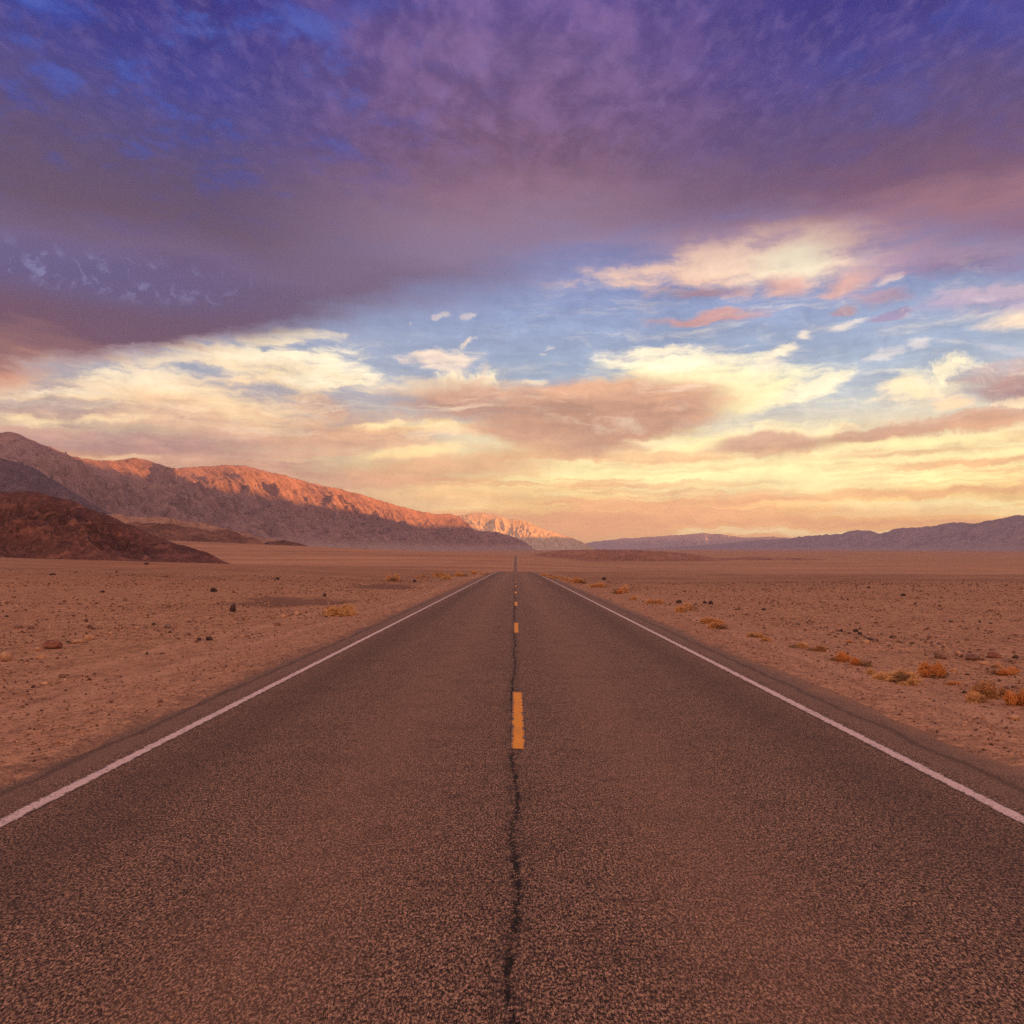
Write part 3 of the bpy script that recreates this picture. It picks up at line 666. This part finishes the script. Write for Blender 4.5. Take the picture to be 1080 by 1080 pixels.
    for Y, z in ((17300, 880), (16400, 960), (15400, 1040), (13600, 1110), (12900, 1300), (12300, 1650), (11000, 1950), (8000, 2100), (4000, 2200), (0, 2200), (-4000, 2000), (-7000, 1500)):
        rows.append(((12000, Y, z), (8600, Y-500, -45)))
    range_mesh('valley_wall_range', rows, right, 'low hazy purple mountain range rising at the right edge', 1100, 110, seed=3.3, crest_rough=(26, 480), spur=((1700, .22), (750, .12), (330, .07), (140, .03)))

    # nearer hills
    red = rock_material('red_hill_rock', (0.058, 0.026, 0.027), (0.118, 0.050, 0.043), (0.22, 0.10, 0.078), 0.022, bumpd=1.2, tint=True)
    rows = []
    for px, py, Y in ((-260, 500, 700), (-140, 508, 700), (-60, 514, 690), (-10, 517.5, 680), (12, 519, 675), (28, 518, 670), (42, 519, 668), (62, 524.5, 664), (82, 531, 660), (100, 538, 656), (120, 546, 650), (138, 554, 645), (160, 564, 638), (187, 573, 630), (207, 579, 625), (228, 587, 620), (250, 600, 615)):
        c = P3(px, py, Y); f = P3(px+28, 600, 545 if px < 150 else 545+(px-150)*.6); rows.append((c, tuple(f)))
    range_mesh('red_hill', rows, red, 'dark red brown hill on the left in front of the range', 520, 170, seed=6.4, crest_rough=(1.0, 22), spur=((80, .34), (34, .20), (15, .10), (7, .05)), hpow=1.1, aspect=.5)
    pale = rock_material('pale_fan_rock', (0.20, 0.115, 0.092), (0.29, 0.175, 0.135), (0.38, 0.24, 0.185), 0.006, bumpd=4, tint=True)
    rows = [(P3(px, py, 4300), tuple(P3(px+6, 586, 3800))) for px, py in ((60, 541), (100, 543), (125, 542), (150, 546), (172, 545), (195, 549), (215, 552), (238, 557), (262, 563), (285, 568), (310, 573), (340, 580))]
    range_mesh('pale_hill', rows, pale, 'pale tan eroded low hill at the foot of the long range', 360, 80, seed=2.2, crest_rough=(7, 80), spur=((240, .2), (100, .12), (45, .06)), aspect=.6)
    dark = rock_material('dark_hill_rock', (0.095, 0.048, 0.044), (0.16, 0.082, 0.066), (0.24, 0.135, 0.10), 0.006, bumpd=4, tint=True)
    rows = [(P3(px, py, 3500), tuple(P3(px+8, 588, 3150))) for px, py in ((90, 553), (120, 555), (145, 551), (165, 552), (188, 553.5), (205, 557), (222, 560), (240, 558.5), (252, 563), (266, 568), (280, 574), (295, 582))]
    range_mesh('dark_hill', rows, dark, 'small dark brown eroded hill between the red hill and the plain', 320, 80, seed=5.5, crest_rough=(6, 70), spur=((200, .24), (85, .14), (40, .07)), aspect=.6)
    rows = [(P3(px, py, 3700), tuple(P3(px+4, 588, 3450))) for px, py in ((268, 580), (282, 571.5), (298, 569.5), (310, 571.5), (322, 575), (340, 582))]
    range_mesh('dark_mound', rows, dark, 'little dark mound just right of the small brown hill', 120, 40, seed=8.5, crest_rough=(3, 50), spur=((120, .2), (50, .1)), aspect=.6)
    mesa = rock_material('mesa_rock', (0.20, 0.105, 0.085), (0.28, 0.150, 0.115), (0.34, 0.19, 0.14), 0.008, bumpd=3, tint=True)
    rows = [(P3(px, py, 3000), tuple(P3(px+4, 600, 2680))) for px, py in ((548, 592), (558, 586.5), (570, 583.5), (582, 581.5), (600, 580), (625, 579.3), (660, 579.8), (690, 581), (712, 582.5), (735, 585), (752, 588), (770, 592), (790, 598))]
    range_mesh('mesa', rows, mesa, 'long low brown mesa right of where the road vanishes', 520, 90, seed=1.9, crest_rough=(1.2, 90), spur=((90, .30), (40, .2), (18, .09)), aspect=.25, hpow=1.0)
    rows = [(P3(px, py, 3300), tuple(P3(px+4, 598, 3000))) for px, py in ((735, 592), (760, 588.5), (790, 587.2), (820, 588), (850, 589), (880, 590.5), (905, 592.5), (940, 598))]
    range_mesh('low_ridge', rows, mesa, 'thin dark ridge on the plain beyond the end of the mesa', 260, 50, seed=2.9, crest_rough=(1.0, 90), spur=((80, .30), (35, .2)), aspect=.25, hpow=1.0)
build_mountains()

# ------------------------------------------------------------------ haze
def build_haze():
    x0, x1, y0, y1, z0, z1 = -9500, 15500, -8000, 46000, -140, 2700
    V = [(x, y, z) for z in (z0, z1) for y in (y0, y1) for x in (x0, x1)]
    Fc = [(0, 2, 3, 1), (4, 5, 7, 6), (0, 1, 5, 4), (2, 6, 7, 3), (0, 4, 6, 2), (1, 3, 7, 5)]
    m = bpy.data.materials.new('haze'); m.use_nodes = True; m.node_tree.nodes.clear()
    T = NT(m.node_tree)
    vol = T.new('ShaderNodeVolumePrincipled'); vol.inputs['Color'].default_value = (0.84, 0.74, 0.90, 1)
    vol.inputs['Density'].default_value = 0.95e-5; vol.inputs['Anisotropy'].default_value = 0.1
    out = T.new('ShaderNodeOutputMaterial'); T.l.new(vol.outputs[0], out.inputs['Volume'])
    o = link('haze', V, Fc, m); o['kind'] = 'stuff'; o['label'] = 'thin dusty evening haze filling the valley'; o['category'] = 'haze'
build_haze()

# ------------------------------------------------------------------ desert tufts
def dry_material(name, a, b_):
    m, T, bs, pos = material(name, 0.9)
    inf = T.new('ShaderNodeObjectInfo').outputs['Random']
    n = T.noise(pos, 9.0, 4, 0.7)
    c = T.mix(T.mr(n, 0.35, 0.65), a, b_)
    c = T.mix(T.mul(inf, 0.15), c, tuple(x*.75 for x in a))
    c = warm(T, c, (1.12, 0.97, 0.78))
    T.l.new(c, bs.inputs['Base Color'])
    tr = T.new('ShaderNodeBsdfTranslucent'); T.l.new(c, tr.inputs[0])
    mx = T.new('ShaderNodeMixShader'); mx.inputs[0].default_value = 0.4
    T.l.new(bs.outputs[0], mx.inputs[1]); T.l.new(tr.outputs[0], mx.inputs[2])
    T.l.new(mx.outputs[0], m.node_tree.nodes['Material Output'].inputs['Surface'])
    return m
DRY = {'olive': dry_material('olive_twigs', (0.62, 0.390, 0.175), (0.88, 0.60, 0.320)),
       'orange': dry_material('orange_grass', (0.62, 0.285, 0.095), (0.84, 0.46, 0.180)),
       'tan': dry_material('tan_twigs', (0.60, 0.335, 0.135), (0.84, 0.53, 0.265)),
       'brown': dry_material('brown_twigs', (0.42, 0.220, 0.100), (0.70, 0.41, 0.200)),
       'pale': dry_material('pale_twigs', (0.62, 0.39, 0.215), (0.84, 0.58, 0.36))}
STEM = dry_material('dark_stems', (0.24, 0.150, 0.090), (0.40, 0.250, 0.150))

def ribbons(n, rng, w, d, h, wid, lumps, grass):
    """n curved tapering twigs growing out of a lumpy mound w x d x h"""
    V, Fq = [], []
    cs = [(rng.uniform(-.5, .5)*w*.72, rng.uniform(-.5, .5)*d*.7, rng.uniform(.55, 1.0)) for _ in range(lumps)]
    for i in range(n):
        cx, cy, hs = cs[rng.randrange(lumps)]
        th = rng.uniform(0, 2*math.pi); el = math.asin(rng.uniform(0.05, 1.0)) if not grass else R(rng.uniform(35, 90))
        Lh = rng.uniform(.55, 1.0)
        rx, ry, rz = w/2*(.62 if lumps > 1 else 1), d/2*(.62 if lumps > 1 else 1), h*hs
        tip = Vector((cx+rx*Lh*math.cos(el)*math.cos(th), cy+ry*Lh*math.cos(el)*math.sin(th), max(.02*h, rz*Lh*math.sin(el))))
        r0 = rng.uniform(0, .45)
        base = Vector((cx*(.6+.4*r0)+(tip.x-cx)*r0, cy*(.6+.4*r0)+(tip.y-cy)*r0, tip.z*r0*.7 if not grass else 0.0))
        mid = (base+tip)/2 + Vector((rng.gauss(0, .06)*w, rng.gauss(0, .06)*d, abs(rng.gauss(0, .10))*h))
        side = (tip-base).cross(Vector((rng.gauss(0, 1), rng.gauss(0, 1), rng.gauss(0, 1))))
        if side.length < 1e-6: side = Vector((1, 0, 0))
        side = side.normalized()*wid*rng.uniform(.6, 1.3)
        k = len(V)
        V += [base-side*.5, base+side*.5, mid+side*.45, mid-side*.45, tip+side*.16, tip-side*.16]
        Fq += [(k, k+1, k+2, k+3), (k+3, k+2, k+4, k+5)]
        for _ in range(0 if grass else 3):                     # side sprigs
            f = rng.uniform(.4, 1.0); p = mid.lerp(tip, f)
            q = p + Vector((rng.gauss(0, .07)*w, rng.gauss(0, .07)*d, rng.gauss(.03, .07)*h)); q.z = max(q.z, .01)
            k = len(V); V += [p-side*.4, p+side*.4, q+side*.5, q-side*.5]; Fq.append((k, k+1, k+2, k+3))
    return [tuple(v) for v in V], Fq
_cache = {}
def tuft(kind, name, cat, label, px, py, wpx, hpx, group, n=650, lumps=3, depth=0.8, seed=0, full=True):
    """a plant standing on the ground where the photo shows its foot"""
    x, y = hit(px, py)
    w = wpx/FPX*y; h = hpx/FPX*y
    y += w*depth*.3
    z = float(ground_z(np.array([x]), np.array([y]))[0]) - .015
    key = (kind, name, seed, lumps)
    if key not in _cache:
        rng = random.Random(seed+len(kind)*13)
        grass = kind == 'orange'
        V, Fq = ribbons(n, rng, 1.0, depth, 0.5, 0.020 if grass else 0.016, lumps, grass)
        a = link('foliage', V, Fq, DRY[kind])
        V, Fq = ribbons(max(20, n//9), rng, .8, .8*depth, .42, .022, 1, False)
        b = link('stem', V, Fq, STEM)
        _cache[key] = (a, b); fresh = True
    else: fresh = False
    a, b = _cache[key]
    root = bpy.data.objects.new(name, None); COL.objects.link(root)
    root.empty_display_size = .2
    root.location = (x, y, z); root.scale = (w, w, h/0.5); root.rotation_euler = (0, 0, 0 if fresh else random.uniform(-.5, .5))
    tag(root, label, cat, group)
    for o in (a, b):
        c = o if fresh else o.copy()
        if not fresh: COL.objects.link(c)
        c.parent = root
    return root

RB, LB = 'dry plants along the right verge', 'dry plants along the left verge'
PLANTS = [
 ('brown', 'desert_shrub', 'shrub', 'brown twiggy shrub standing behind the olive clump at the right edge', 1046, 733, 34, 22, RB, 900, 3, .9, 1),
 ('olive', 'desert_shrub', 'shrub', 'rounded olive shrub in front of the brown one, nearest the road at right', 1041, 739, 26, 15, RB, 800, 2, .9, 2),
 ('brown', 'desert_shrub', 'shrub', 'small brown shrub squeezed between the olive clump and the orange grass', 1060, 732, 16, 14, RB, 500, 2, .9, 3),
 ('orange', 'grass_tuft', 'grass', 'tall bright orange grass tuft cut off by the right edge of the view', 1080, 741, 38, 23, RB, 1100, 4, .8, 4),
 ('olive', 'desert_shrub', 'shrub', 'wide olive mound shrub in front of an orange grass tuft', 950, 717, 40, 17, RB, 1100, 4, .7, 5),
 ('olive', 'desert_shrub', 'shrub', 'low olive shrub joined to the right foot of the wide mound', 960, 721, 22, 10, RB, 500, 2, .9, 6),
 ('olive', 'desert_shrub', 'shrub', 'little olive shrub left of the wide mound beside the verge', 924, 709, 12, 8, RB, 400, 1, .9, 7),
 ('orange', 'grass_tuft', 'grass', 'full orange grass tuft rising behind the wide olive mound', 981, 710, 40, 19, RB, 1300, 4, .7, 8),
 ('orange', 'grass_tuft', 'grass', 'low spreading orange grass at the right foot of the full tuft', 1010, 718, 26, 6, RB, 500, 3, .7, 9),
 ('orange', 'grass_tuft', 'grass', 'orange grass tuft with two crowns left of the wide olive mound', 890, 695, 30, 13, RB, 900, 3, .7, 10),
 ('orange', 'grass_tuft', 'grass', 'lower orange grass tuft between the two crowned tuft and the olive mound', 911, 699, 24, 11, RB, 800, 3, .7, 11),
 ('brown', 'desert_shrub', 'shrub', 'flat brown shrub touching the left side of the two crowned grass', 860, 684, 24, 9, RB, 700, 2, .7, 12),
 ('olive', 'desert_shrub', 'shrub', 'flat dull olive shrub left of the flat brown one', 842, 681, 22, 8, RB, 600, 2, .7, 13),
 ('tan', 'desert_shrub', 'shrub', 'small tan shrub in front of a slightly wider tan one', 809, 675, 13, 7, RB, 500, 1, .8, 14),
 ('tan', 'desert_shrub', 'shrub', 'tan shrub with a flat top left of the small tan one', 795, 671, 20, 7, RB, 600, 2, .7, 15),
 ('orange', 'grass_tuft', 'grass', 'faint orange grass patch among the rubble at far right', 1060, 703, 40, 12, RB, 700, 3, .7, 16),
 ('pale', 'grass_tuft', 'grass', 'pale pinkish dry tuft above the faint orange patch at right', 1052, 695, 14, 10, RB, 400, 2, .8, 17),
 ('orange', 'grass_tuft', 'grass', 'thin orange grass strip lying on the plain behind the row', 902, 675, 18, 4, RB, 300, 2, .7, 18),
 ('tan', 'desert_shrub', 'shrub', 'loose yellow tan shrub with a long left skirt in mid row', 748, 657, 26, 9, RB, 800, 3, .7, 19),
 ('tan', 'desert_shrub', 'shrub', 'denser golden shrub joined to the right of the long skirted one', 763, 663, 24, 9, RB, 800, 2, .7, 20),
 ('pale', 'desert_shrub', 'shrub', 'feathery pale shrub behind a golden one where the row thins', 728, 643, 18, 12, RB, 700, 2, .8, 21),
 ('tan', 'desert_shrub', 'shrub', 'golden shrub in front of the feathery pale one', 719, 645, 18, 9, RB, 600, 2, .8, 22),
 ('tan', 'desert_shrub', 'shrub', 'small low golden shrub standing alone between two thinner stretches', 690, 636, 18, 7, RB, 500, 2, .7, 23),
 ('tan', 'desert_shrub', 'shrub', 'tiny golden shrub just right of the orange one', 669, 632, 9, 6, RB, 300, 1, .8, 24),
 ('orange', 'grass_tuft', 'grass', 'small bright orange tuft far along the right verge', 650, 626, 17, 8, RB, 500, 2, .7, 25),
 ('pale', 'desert_shrub', 'shrub', 'tall pale shrub behind the small bright orange tuft', 657, 625, 13, 11, RB, 500, 2, .8, 26),
 ('tan', 'desert_shrub', 'shrub', 'long low straw coloured shrub left of the bright orange tuft', 633, 619, 22, 7, RB, 500, 3, .6, 27),
 ('tan', 'desert_shrub', 'shrub', 'farthest clear straw shrub where the right row meets the crest', 613, 615, 16, 8, RB, 500, 2, .7, 28),
 ('olive', 'desert_shrub', 'shrub', 'round yellow olive bush sitting beside the dark hollow on the left', 354, 648.5, 34, 15, LB, 1500, 4, .8, 29),
 ('pale', 'desert_shrub', 'shrub', 'fluffy pale bush with feathery top above the second hollow', 413, 613, 13, 10, LB, 700, 2, .9, 30),
 ('tan', 'desert_shrub', 'shrub', 'low tan shrub left of the string of tufts near the crest', 462, 607, 14, 6, LB, 400, 2, .8, 31),
 ('olive', 'desert_shrub', 'shrub', 'darker olive shrub in the string of tufts near the left crest', 470, 611, 12, 6, LB, 400, 2, .8, 32),
 ('tan', 'desert_shrub', 'shrub', 'straw shrub between the dark olive one and the road', 487, 607.5, 14, 6, LB, 400, 2, .8, 33),
 ('tan', 'desert_shrub', 'shrub', 'last straw shrub of the string closest to the left edge line', 501, 605.5, 12, 5, LB, 400, 2, .8, 34),
]
for p in PLANTS: tuft(*p)
r_ = random.Random(5)
for i in range(26):                                        # more of the same thinning out towards the crest
    px = r_.uniform(566, 606); t = (px-566)/40
    tuft('tan', 'desert_shrub', 'shrub', 'tiny straw tuft among many near the crest on the right verge', px+6, 606.5+t*7+r_.uniform(-.5, 1.5), r_.uniform(5, 9), r_.uniform(2.5, 4.5), 'tiny tufts near the right crest', 250, 2, .8, 40)
for i in range(16):
    px = r_.uniform(440, 512)
    tuft('tan', 'desert_shrub', 'shrub', 'tiny straw tuft among many near the crest on the left verge', px, 604.5+(512-px)*.06+r_.uniform(-.5, 1.5), r_.uniform(5, 9), r_.uniform(2.5, 4), 'tiny tufts near the left crest', 250, 2, .8, 40)

# ------------------------------------------------------------------ rocks
def rock_mat(name, a, b_):
    m, T, bs, pos = material(name, 0.9)
    n = T.noise(pos, 14.0, 5, 0.65)
    T.l.new(warm(T, T.mix(T.mr(n, .35, .65), a, b_)), bs.inputs['Base Color']); bump(T, bs, n, 0.6, 0.03)
    return m
ROCK = {'black': rock_mat('black_basalt', (0.030, 0.020, 0.020), (0.085, 0.050, 0.045)), 'grey': rock_mat('grey_stone', (0.11, 0.075, 0.07), (0.22, 0.155, 0.14)),
        'tan': rock_mat('tan_stone', (0.36, 0.20, 0.12), (0.52, 0.32, 0.20)), 'red': rock_mat('red_stone', (0.13, 0.052, 0.038), (0.27, 0.115, 0.075)),
        'brown': rock_mat('brown_stone', (0.12, 0.062, 0.048), (0.22, 0.12, 0.085))}
import bmesh
def rock_shape(seed, sub=3, flat=0.6):
    bm = bmesh.new(); bmesh.ops.create_icosphere(bm, subdivisions=sub, radius=0.5)
    rng = random.Random(seed)
    planes = [(Vector((rng.gauss(0, 1), rng.gauss(0, 1), rng.gauss(0, 1))).normalized(), rng.uniform(.26, .42)) for _ in range(11)]
    co = []
    for v in bm.verts:
        p = v.co.copy()
        for nrm, dd in planes:
            e = p.dot(nrm)-dd
            if e > 0: p -= nrm*e*.92
        co.append((p.x, p.y, p.z))
    fs = [[v.index for v in f.verts] for f in bm.faces]
    bm.free()
    co = np.array(co); co += 0.03*np.stack([perlin(co[:, 0]*5+seed+k, co[:, 1]*5+co[:, 2]*4) for k in (0, 9, 18)], 1)
    return co, np.array(fs)
_rk = {}
def rock(kind, label, px, py, wpx, hpx, group=None, variant=0, at=None):
    x, y = at or hit(px, py)
    w = wpx/FPX*y; h = hpx/FPX*y; y += w*.25
    key = (kind, variant)
    if key not in _rk:
        co, fs = rock_shape(variant*7+3)
        o = link('rock', co, fs, ROCK[kind]); _rk[key] = o
    else:
        o = _rk[key].copy(); COL.objects.link(o)
    zs = float(ground_z(np.array([x]), np.array([y]))[0])
    o.location = (x, y, zs+h*.28); o.scale = (w*1.15, w*.95, h*1.5); o.rotation_euler = (0, 0, random.uniform(0, 6.28))
    tag(o, label, 'rock', group)
    return o
LR = 'loose rocks on the left plain'
for a in [
 ('black', 'big black boulder, the largest dark rock on the left plain', 245, 643, 9, 8, LR, 0), ('black', 'black boulder farther off above the largest dark rock', 225, 623, 8, 5, LR, 1),
 ('grey', 'grey stone with a pale top on the left plain', 176, 656, 7, 4.5, LR, 2), ('black', 'flat black rock below the largest dark boulder', 220, 671.5, 10, 4, LR, 3),
 ('black', 'small black stone touching the flat black rock on its left', 209, 671.5, 5, 3, LR, 1), ('red', 'rusty red rock with a dark underside at far left', 51, 677, 19, 9, LR, 0),
 ('tan', 'pale tan slab right of the rusty red rock', 93, 668.5, 11, 6, LR, 2), ('tan', 'broad tan stone lying flat left of the pale slab', 80, 672, 16, 4, LR, 3),
 ('tan', 'tan boulder cut off by the left edge of the view', 1, 689, 16, 10, LR, 1), ('tan', 'pale flat stone alone nearest the camera on the left', 47, 717, 10, 3.5, LR, 2),
 ('tan', 'tan stone under the rusty red rock', 42, 686, 9, 4, LR, 0), ('tan', 'small tan stone left of the rusty red rock', 39, 679, 8, 4, LR, 3),
 ('black', 'black stone beside the pale bush above the second hollow', 437, 614, 5, 3.5, LR, 0), ('black', 'small dark stone on the rim of the first hollow', 342, 628.5, 4, 3, LR, 1),
 ('brown', 'brown stone below the first hollow', 292, 656, 7, 3.5, LR, 2), ('tan', 'tan stone left of the round olive bush', 299, 650, 7, 4.5, LR, 1),
 ('tan', 'pale stone between the first hollow and the olive bush', 313, 646.5, 6, 3.5, LR, 0), ('black', 'dark stone on the far plain above the largest dark rock', 292, 611, 6, 2.5, LR, 3),
 ('black', 'dark stone at the left end of the plain below the red hill', 54, 606, 6, 2, LR, 0), ('black', 'dark stone below the tip of the red hill', 154, 595.5, 6, 2, LR, 1),
 ('brown', 'brown stone right of the pale slab', 94, 656, 7, 3.5, LR, 3), ('brown', 'brown stone near the left edge above the tan boulder', 32, 657, 7, 3.5, LR, 1), ('brown', 'brown stone left of the pale stone above the slab', 18, 656, 9, 3, LR, 2),
 ('brown', 'small brown stone below the first black boulder', 64, 710, 6, 4, LR, 0), ('brown', 'brown stone in the gravel near the graded verge', 168, 741, 6, 3.5, LR, 1)]: rock(*a)
RR = 'loose rocks on the right plain'
for a in [
 ('tan', 'round pale stone alone in front of the faint orange patch', 1008, 701, 9, 5, RR, 0), ('tan', 'pale stone at the end of the thin orange grass strip', 915, 675, 8, 4, RR, 1),
 ('tan', 'pale flat stone lying on the right verge beside the asphalt', 905, 747, 10, 3, RR, 2), ('tan', 'tan stone low at the right edge below the shrubs', 1071, 756, 16, 5, RR, 3),
 ('black', 'dark rock behind the feathery pale shrub', 716.5, 635, 6, 3.5, RR, 0), ('black', 'left dark rock of a pair behind the mid row', 744, 636, 5, 3, RR, 1), ('black', 'right dark rock of a pair behind the mid row', 750, 636.5, 5, 4, RR, 2),
 ('black', 'dark stone above the tall pale shrub', 637, 610, 5, 3, RR, 3), ('brown', 'dark brown boulder beside the rubble at right', 995, 688, 13, 5, RR, 0), ('brown', 'wide dark boulder in the rubble at right', 1027, 689, 16, 6, RR, 1),
 ('red', 'reddish stone above the faint orange patch', 1050, 687, 14, 6, RR, 2), ('black', 'dark stone at the right edge above the faint orange patch', 1072, 687, 8, 3.5, RR, 3),
 ('black', 'upper dark stone of the rubble behind the two crowned grass', 903, 661, 5, 3.5, RR, 0), ('black', 'lower dark stone of the rubble behind the two crowned grass', 907, 664, 5, 3, RR, 1),
 ('grey', 'grey stone left of the rubble behind the row', 842, 655, 5, 3, RR, 2), ('tan', 'tan stone in the wash right of the thin orange strip', 1012, 683, 8, 3, RR, 3), ('tan', 'pale stone below the wide dark boulder', 1040, 692, 10, 4, RR, 0),
 ('black', 'single dark stone far out on the right plain', 954, 629, 6, 2.5, RR, 1)]: rock(*a)
r_ = random.Random(21)
for i in range(24):                                        # the rubble strip behind the right row
    t = r_.random(); px = 880+t*190+r_.uniform(-6, 6); py = 664+t*18+r_.uniform(-4, 5)
    rock(r_.choice(('black', 'brown', 'brown', 'grey')), 'fist sized stone in the strip of dark rubble behind the right row', px, py, r_.uniform(3, 6), r_.uniform(1.6, 3), 'stones of the rubble strip on the right', r_.randrange(4))
for i in range(40):
    px = r_.uniform(0, 330); py = r_.uniform(604, 690)
    x, y = hit(px, py)
    if x > -6.5: continue
    rock(r_.choice(('black', 'brown', 'tan', 'brown')), 'small stone scattered on the gravel of the left plain', px, py, r_.uniform(3, 6), r_.uniform(1.3, 2.6), 'small stones strewn on the left plain', r_.randrange(4))
for i in range(40):
    px = r_.uniform(640, 1080); py = r_.uniform(612, 690)
    x, y = hit(px, py)
    if x < 7.5: continue
    rock(r_.choice(('black', 'brown', 'brown', 'tan')), 'small stone scattered on the gravel of the right plain', px, py, r_.uniform(3, 6), r_.uniform(1.3, 2.6), 'small stones strewn on the right plain', r_.randrange(4))

# gravel nobody could count: one mesh
def build_gravel():
    rng = np.random.RandomState(4)
    n = 60000
    r = 4.0*(75/4.0)**rng.rand(n)**0.9; th = rng.uniform(-0.72, 0.72, n)
    x = r*np.tan(th); y = r
    side = np.abs(x); keep = (side > 4.25+.4*rng.rand(n)) & ((side > 6.3) | (rng.rand(n) < .9))
    keep &= (rng.rand(n) < np.clip(0.50+0.9*perlin(x/3.5, y/6.0)+0.5*perlin(x/14+5, y/20), 0.06, 1)) | (side < 6.3)
    x, y = x[keep], y[keep]; n = len(x)
    size = 0.007 + 0.030*rng.rand(n)**4 + 0.0008*y*(0.4+rng.rand(n))
    size = np.where(np.abs(x) < 6.3, size*.6, size)
    z = ground_z(x, y)
    base = np.array([(0, 0, .6), (.5, .1, .1), (.1, .5, .15), (-.5, .05, .1), (-.05, -.5, .12), (.2, .2, -.3)])
    tri = np.array([(0, 1, 2), (0, 2, 3), (0, 3, 4), (0, 4, 1), (5, 2, 1), (5, 3, 2), (5, 4, 3), (5, 1, 4)])
    a = rng.uniform(0, 6.28, n); ca, sa = np.cos(a), np.sin(a)
    jit = base[None]*(1+.5*rng.uniform(-1, 1, (n, 6, 3)))
    P = np.empty_like(jit)
    P[..., 0] = (jit[..., 0]*ca[:, None]-jit[..., 1]*sa[:, None]*.75)*2*size[:, None]+x[:, None]
    P[..., 1] = (jit[..., 0]*sa[:, None]+jit[..., 1]*ca[:, None]*.75)*2*size[:, None]+y[:, None]
    P[..., 2] = jit[..., 2]*1.5*size[:, None]+z[:, None]
    Fc = (np.arange(n)[:, None, None]*6+tri[None]).reshape(-1, 3)
    m, T, b, pos = material('gravel', 0.95)
    isl = T.new('ShaderNodeNewGeometry').outputs['Random Per Island']
    T.l.new(warm(T, T.ramp(isl, [(0, (0.055, 0.032, 0.028)), (0.35, (0.15, 0.075, 0.055)), (0.65, (0.27, 0.135, 0.09)), (0.9, (0.42, 0.24, 0.15)), (1, (0.54, 0.36, 0.25))])), b.inputs['Base Color'])
    o = link('gravel', P.reshape(-1, 3), Fc, m)
    tag(o, 'loose gravel strewn over the desert floor beside the road', 'gravel', None, 'stuff')
build_gravel()
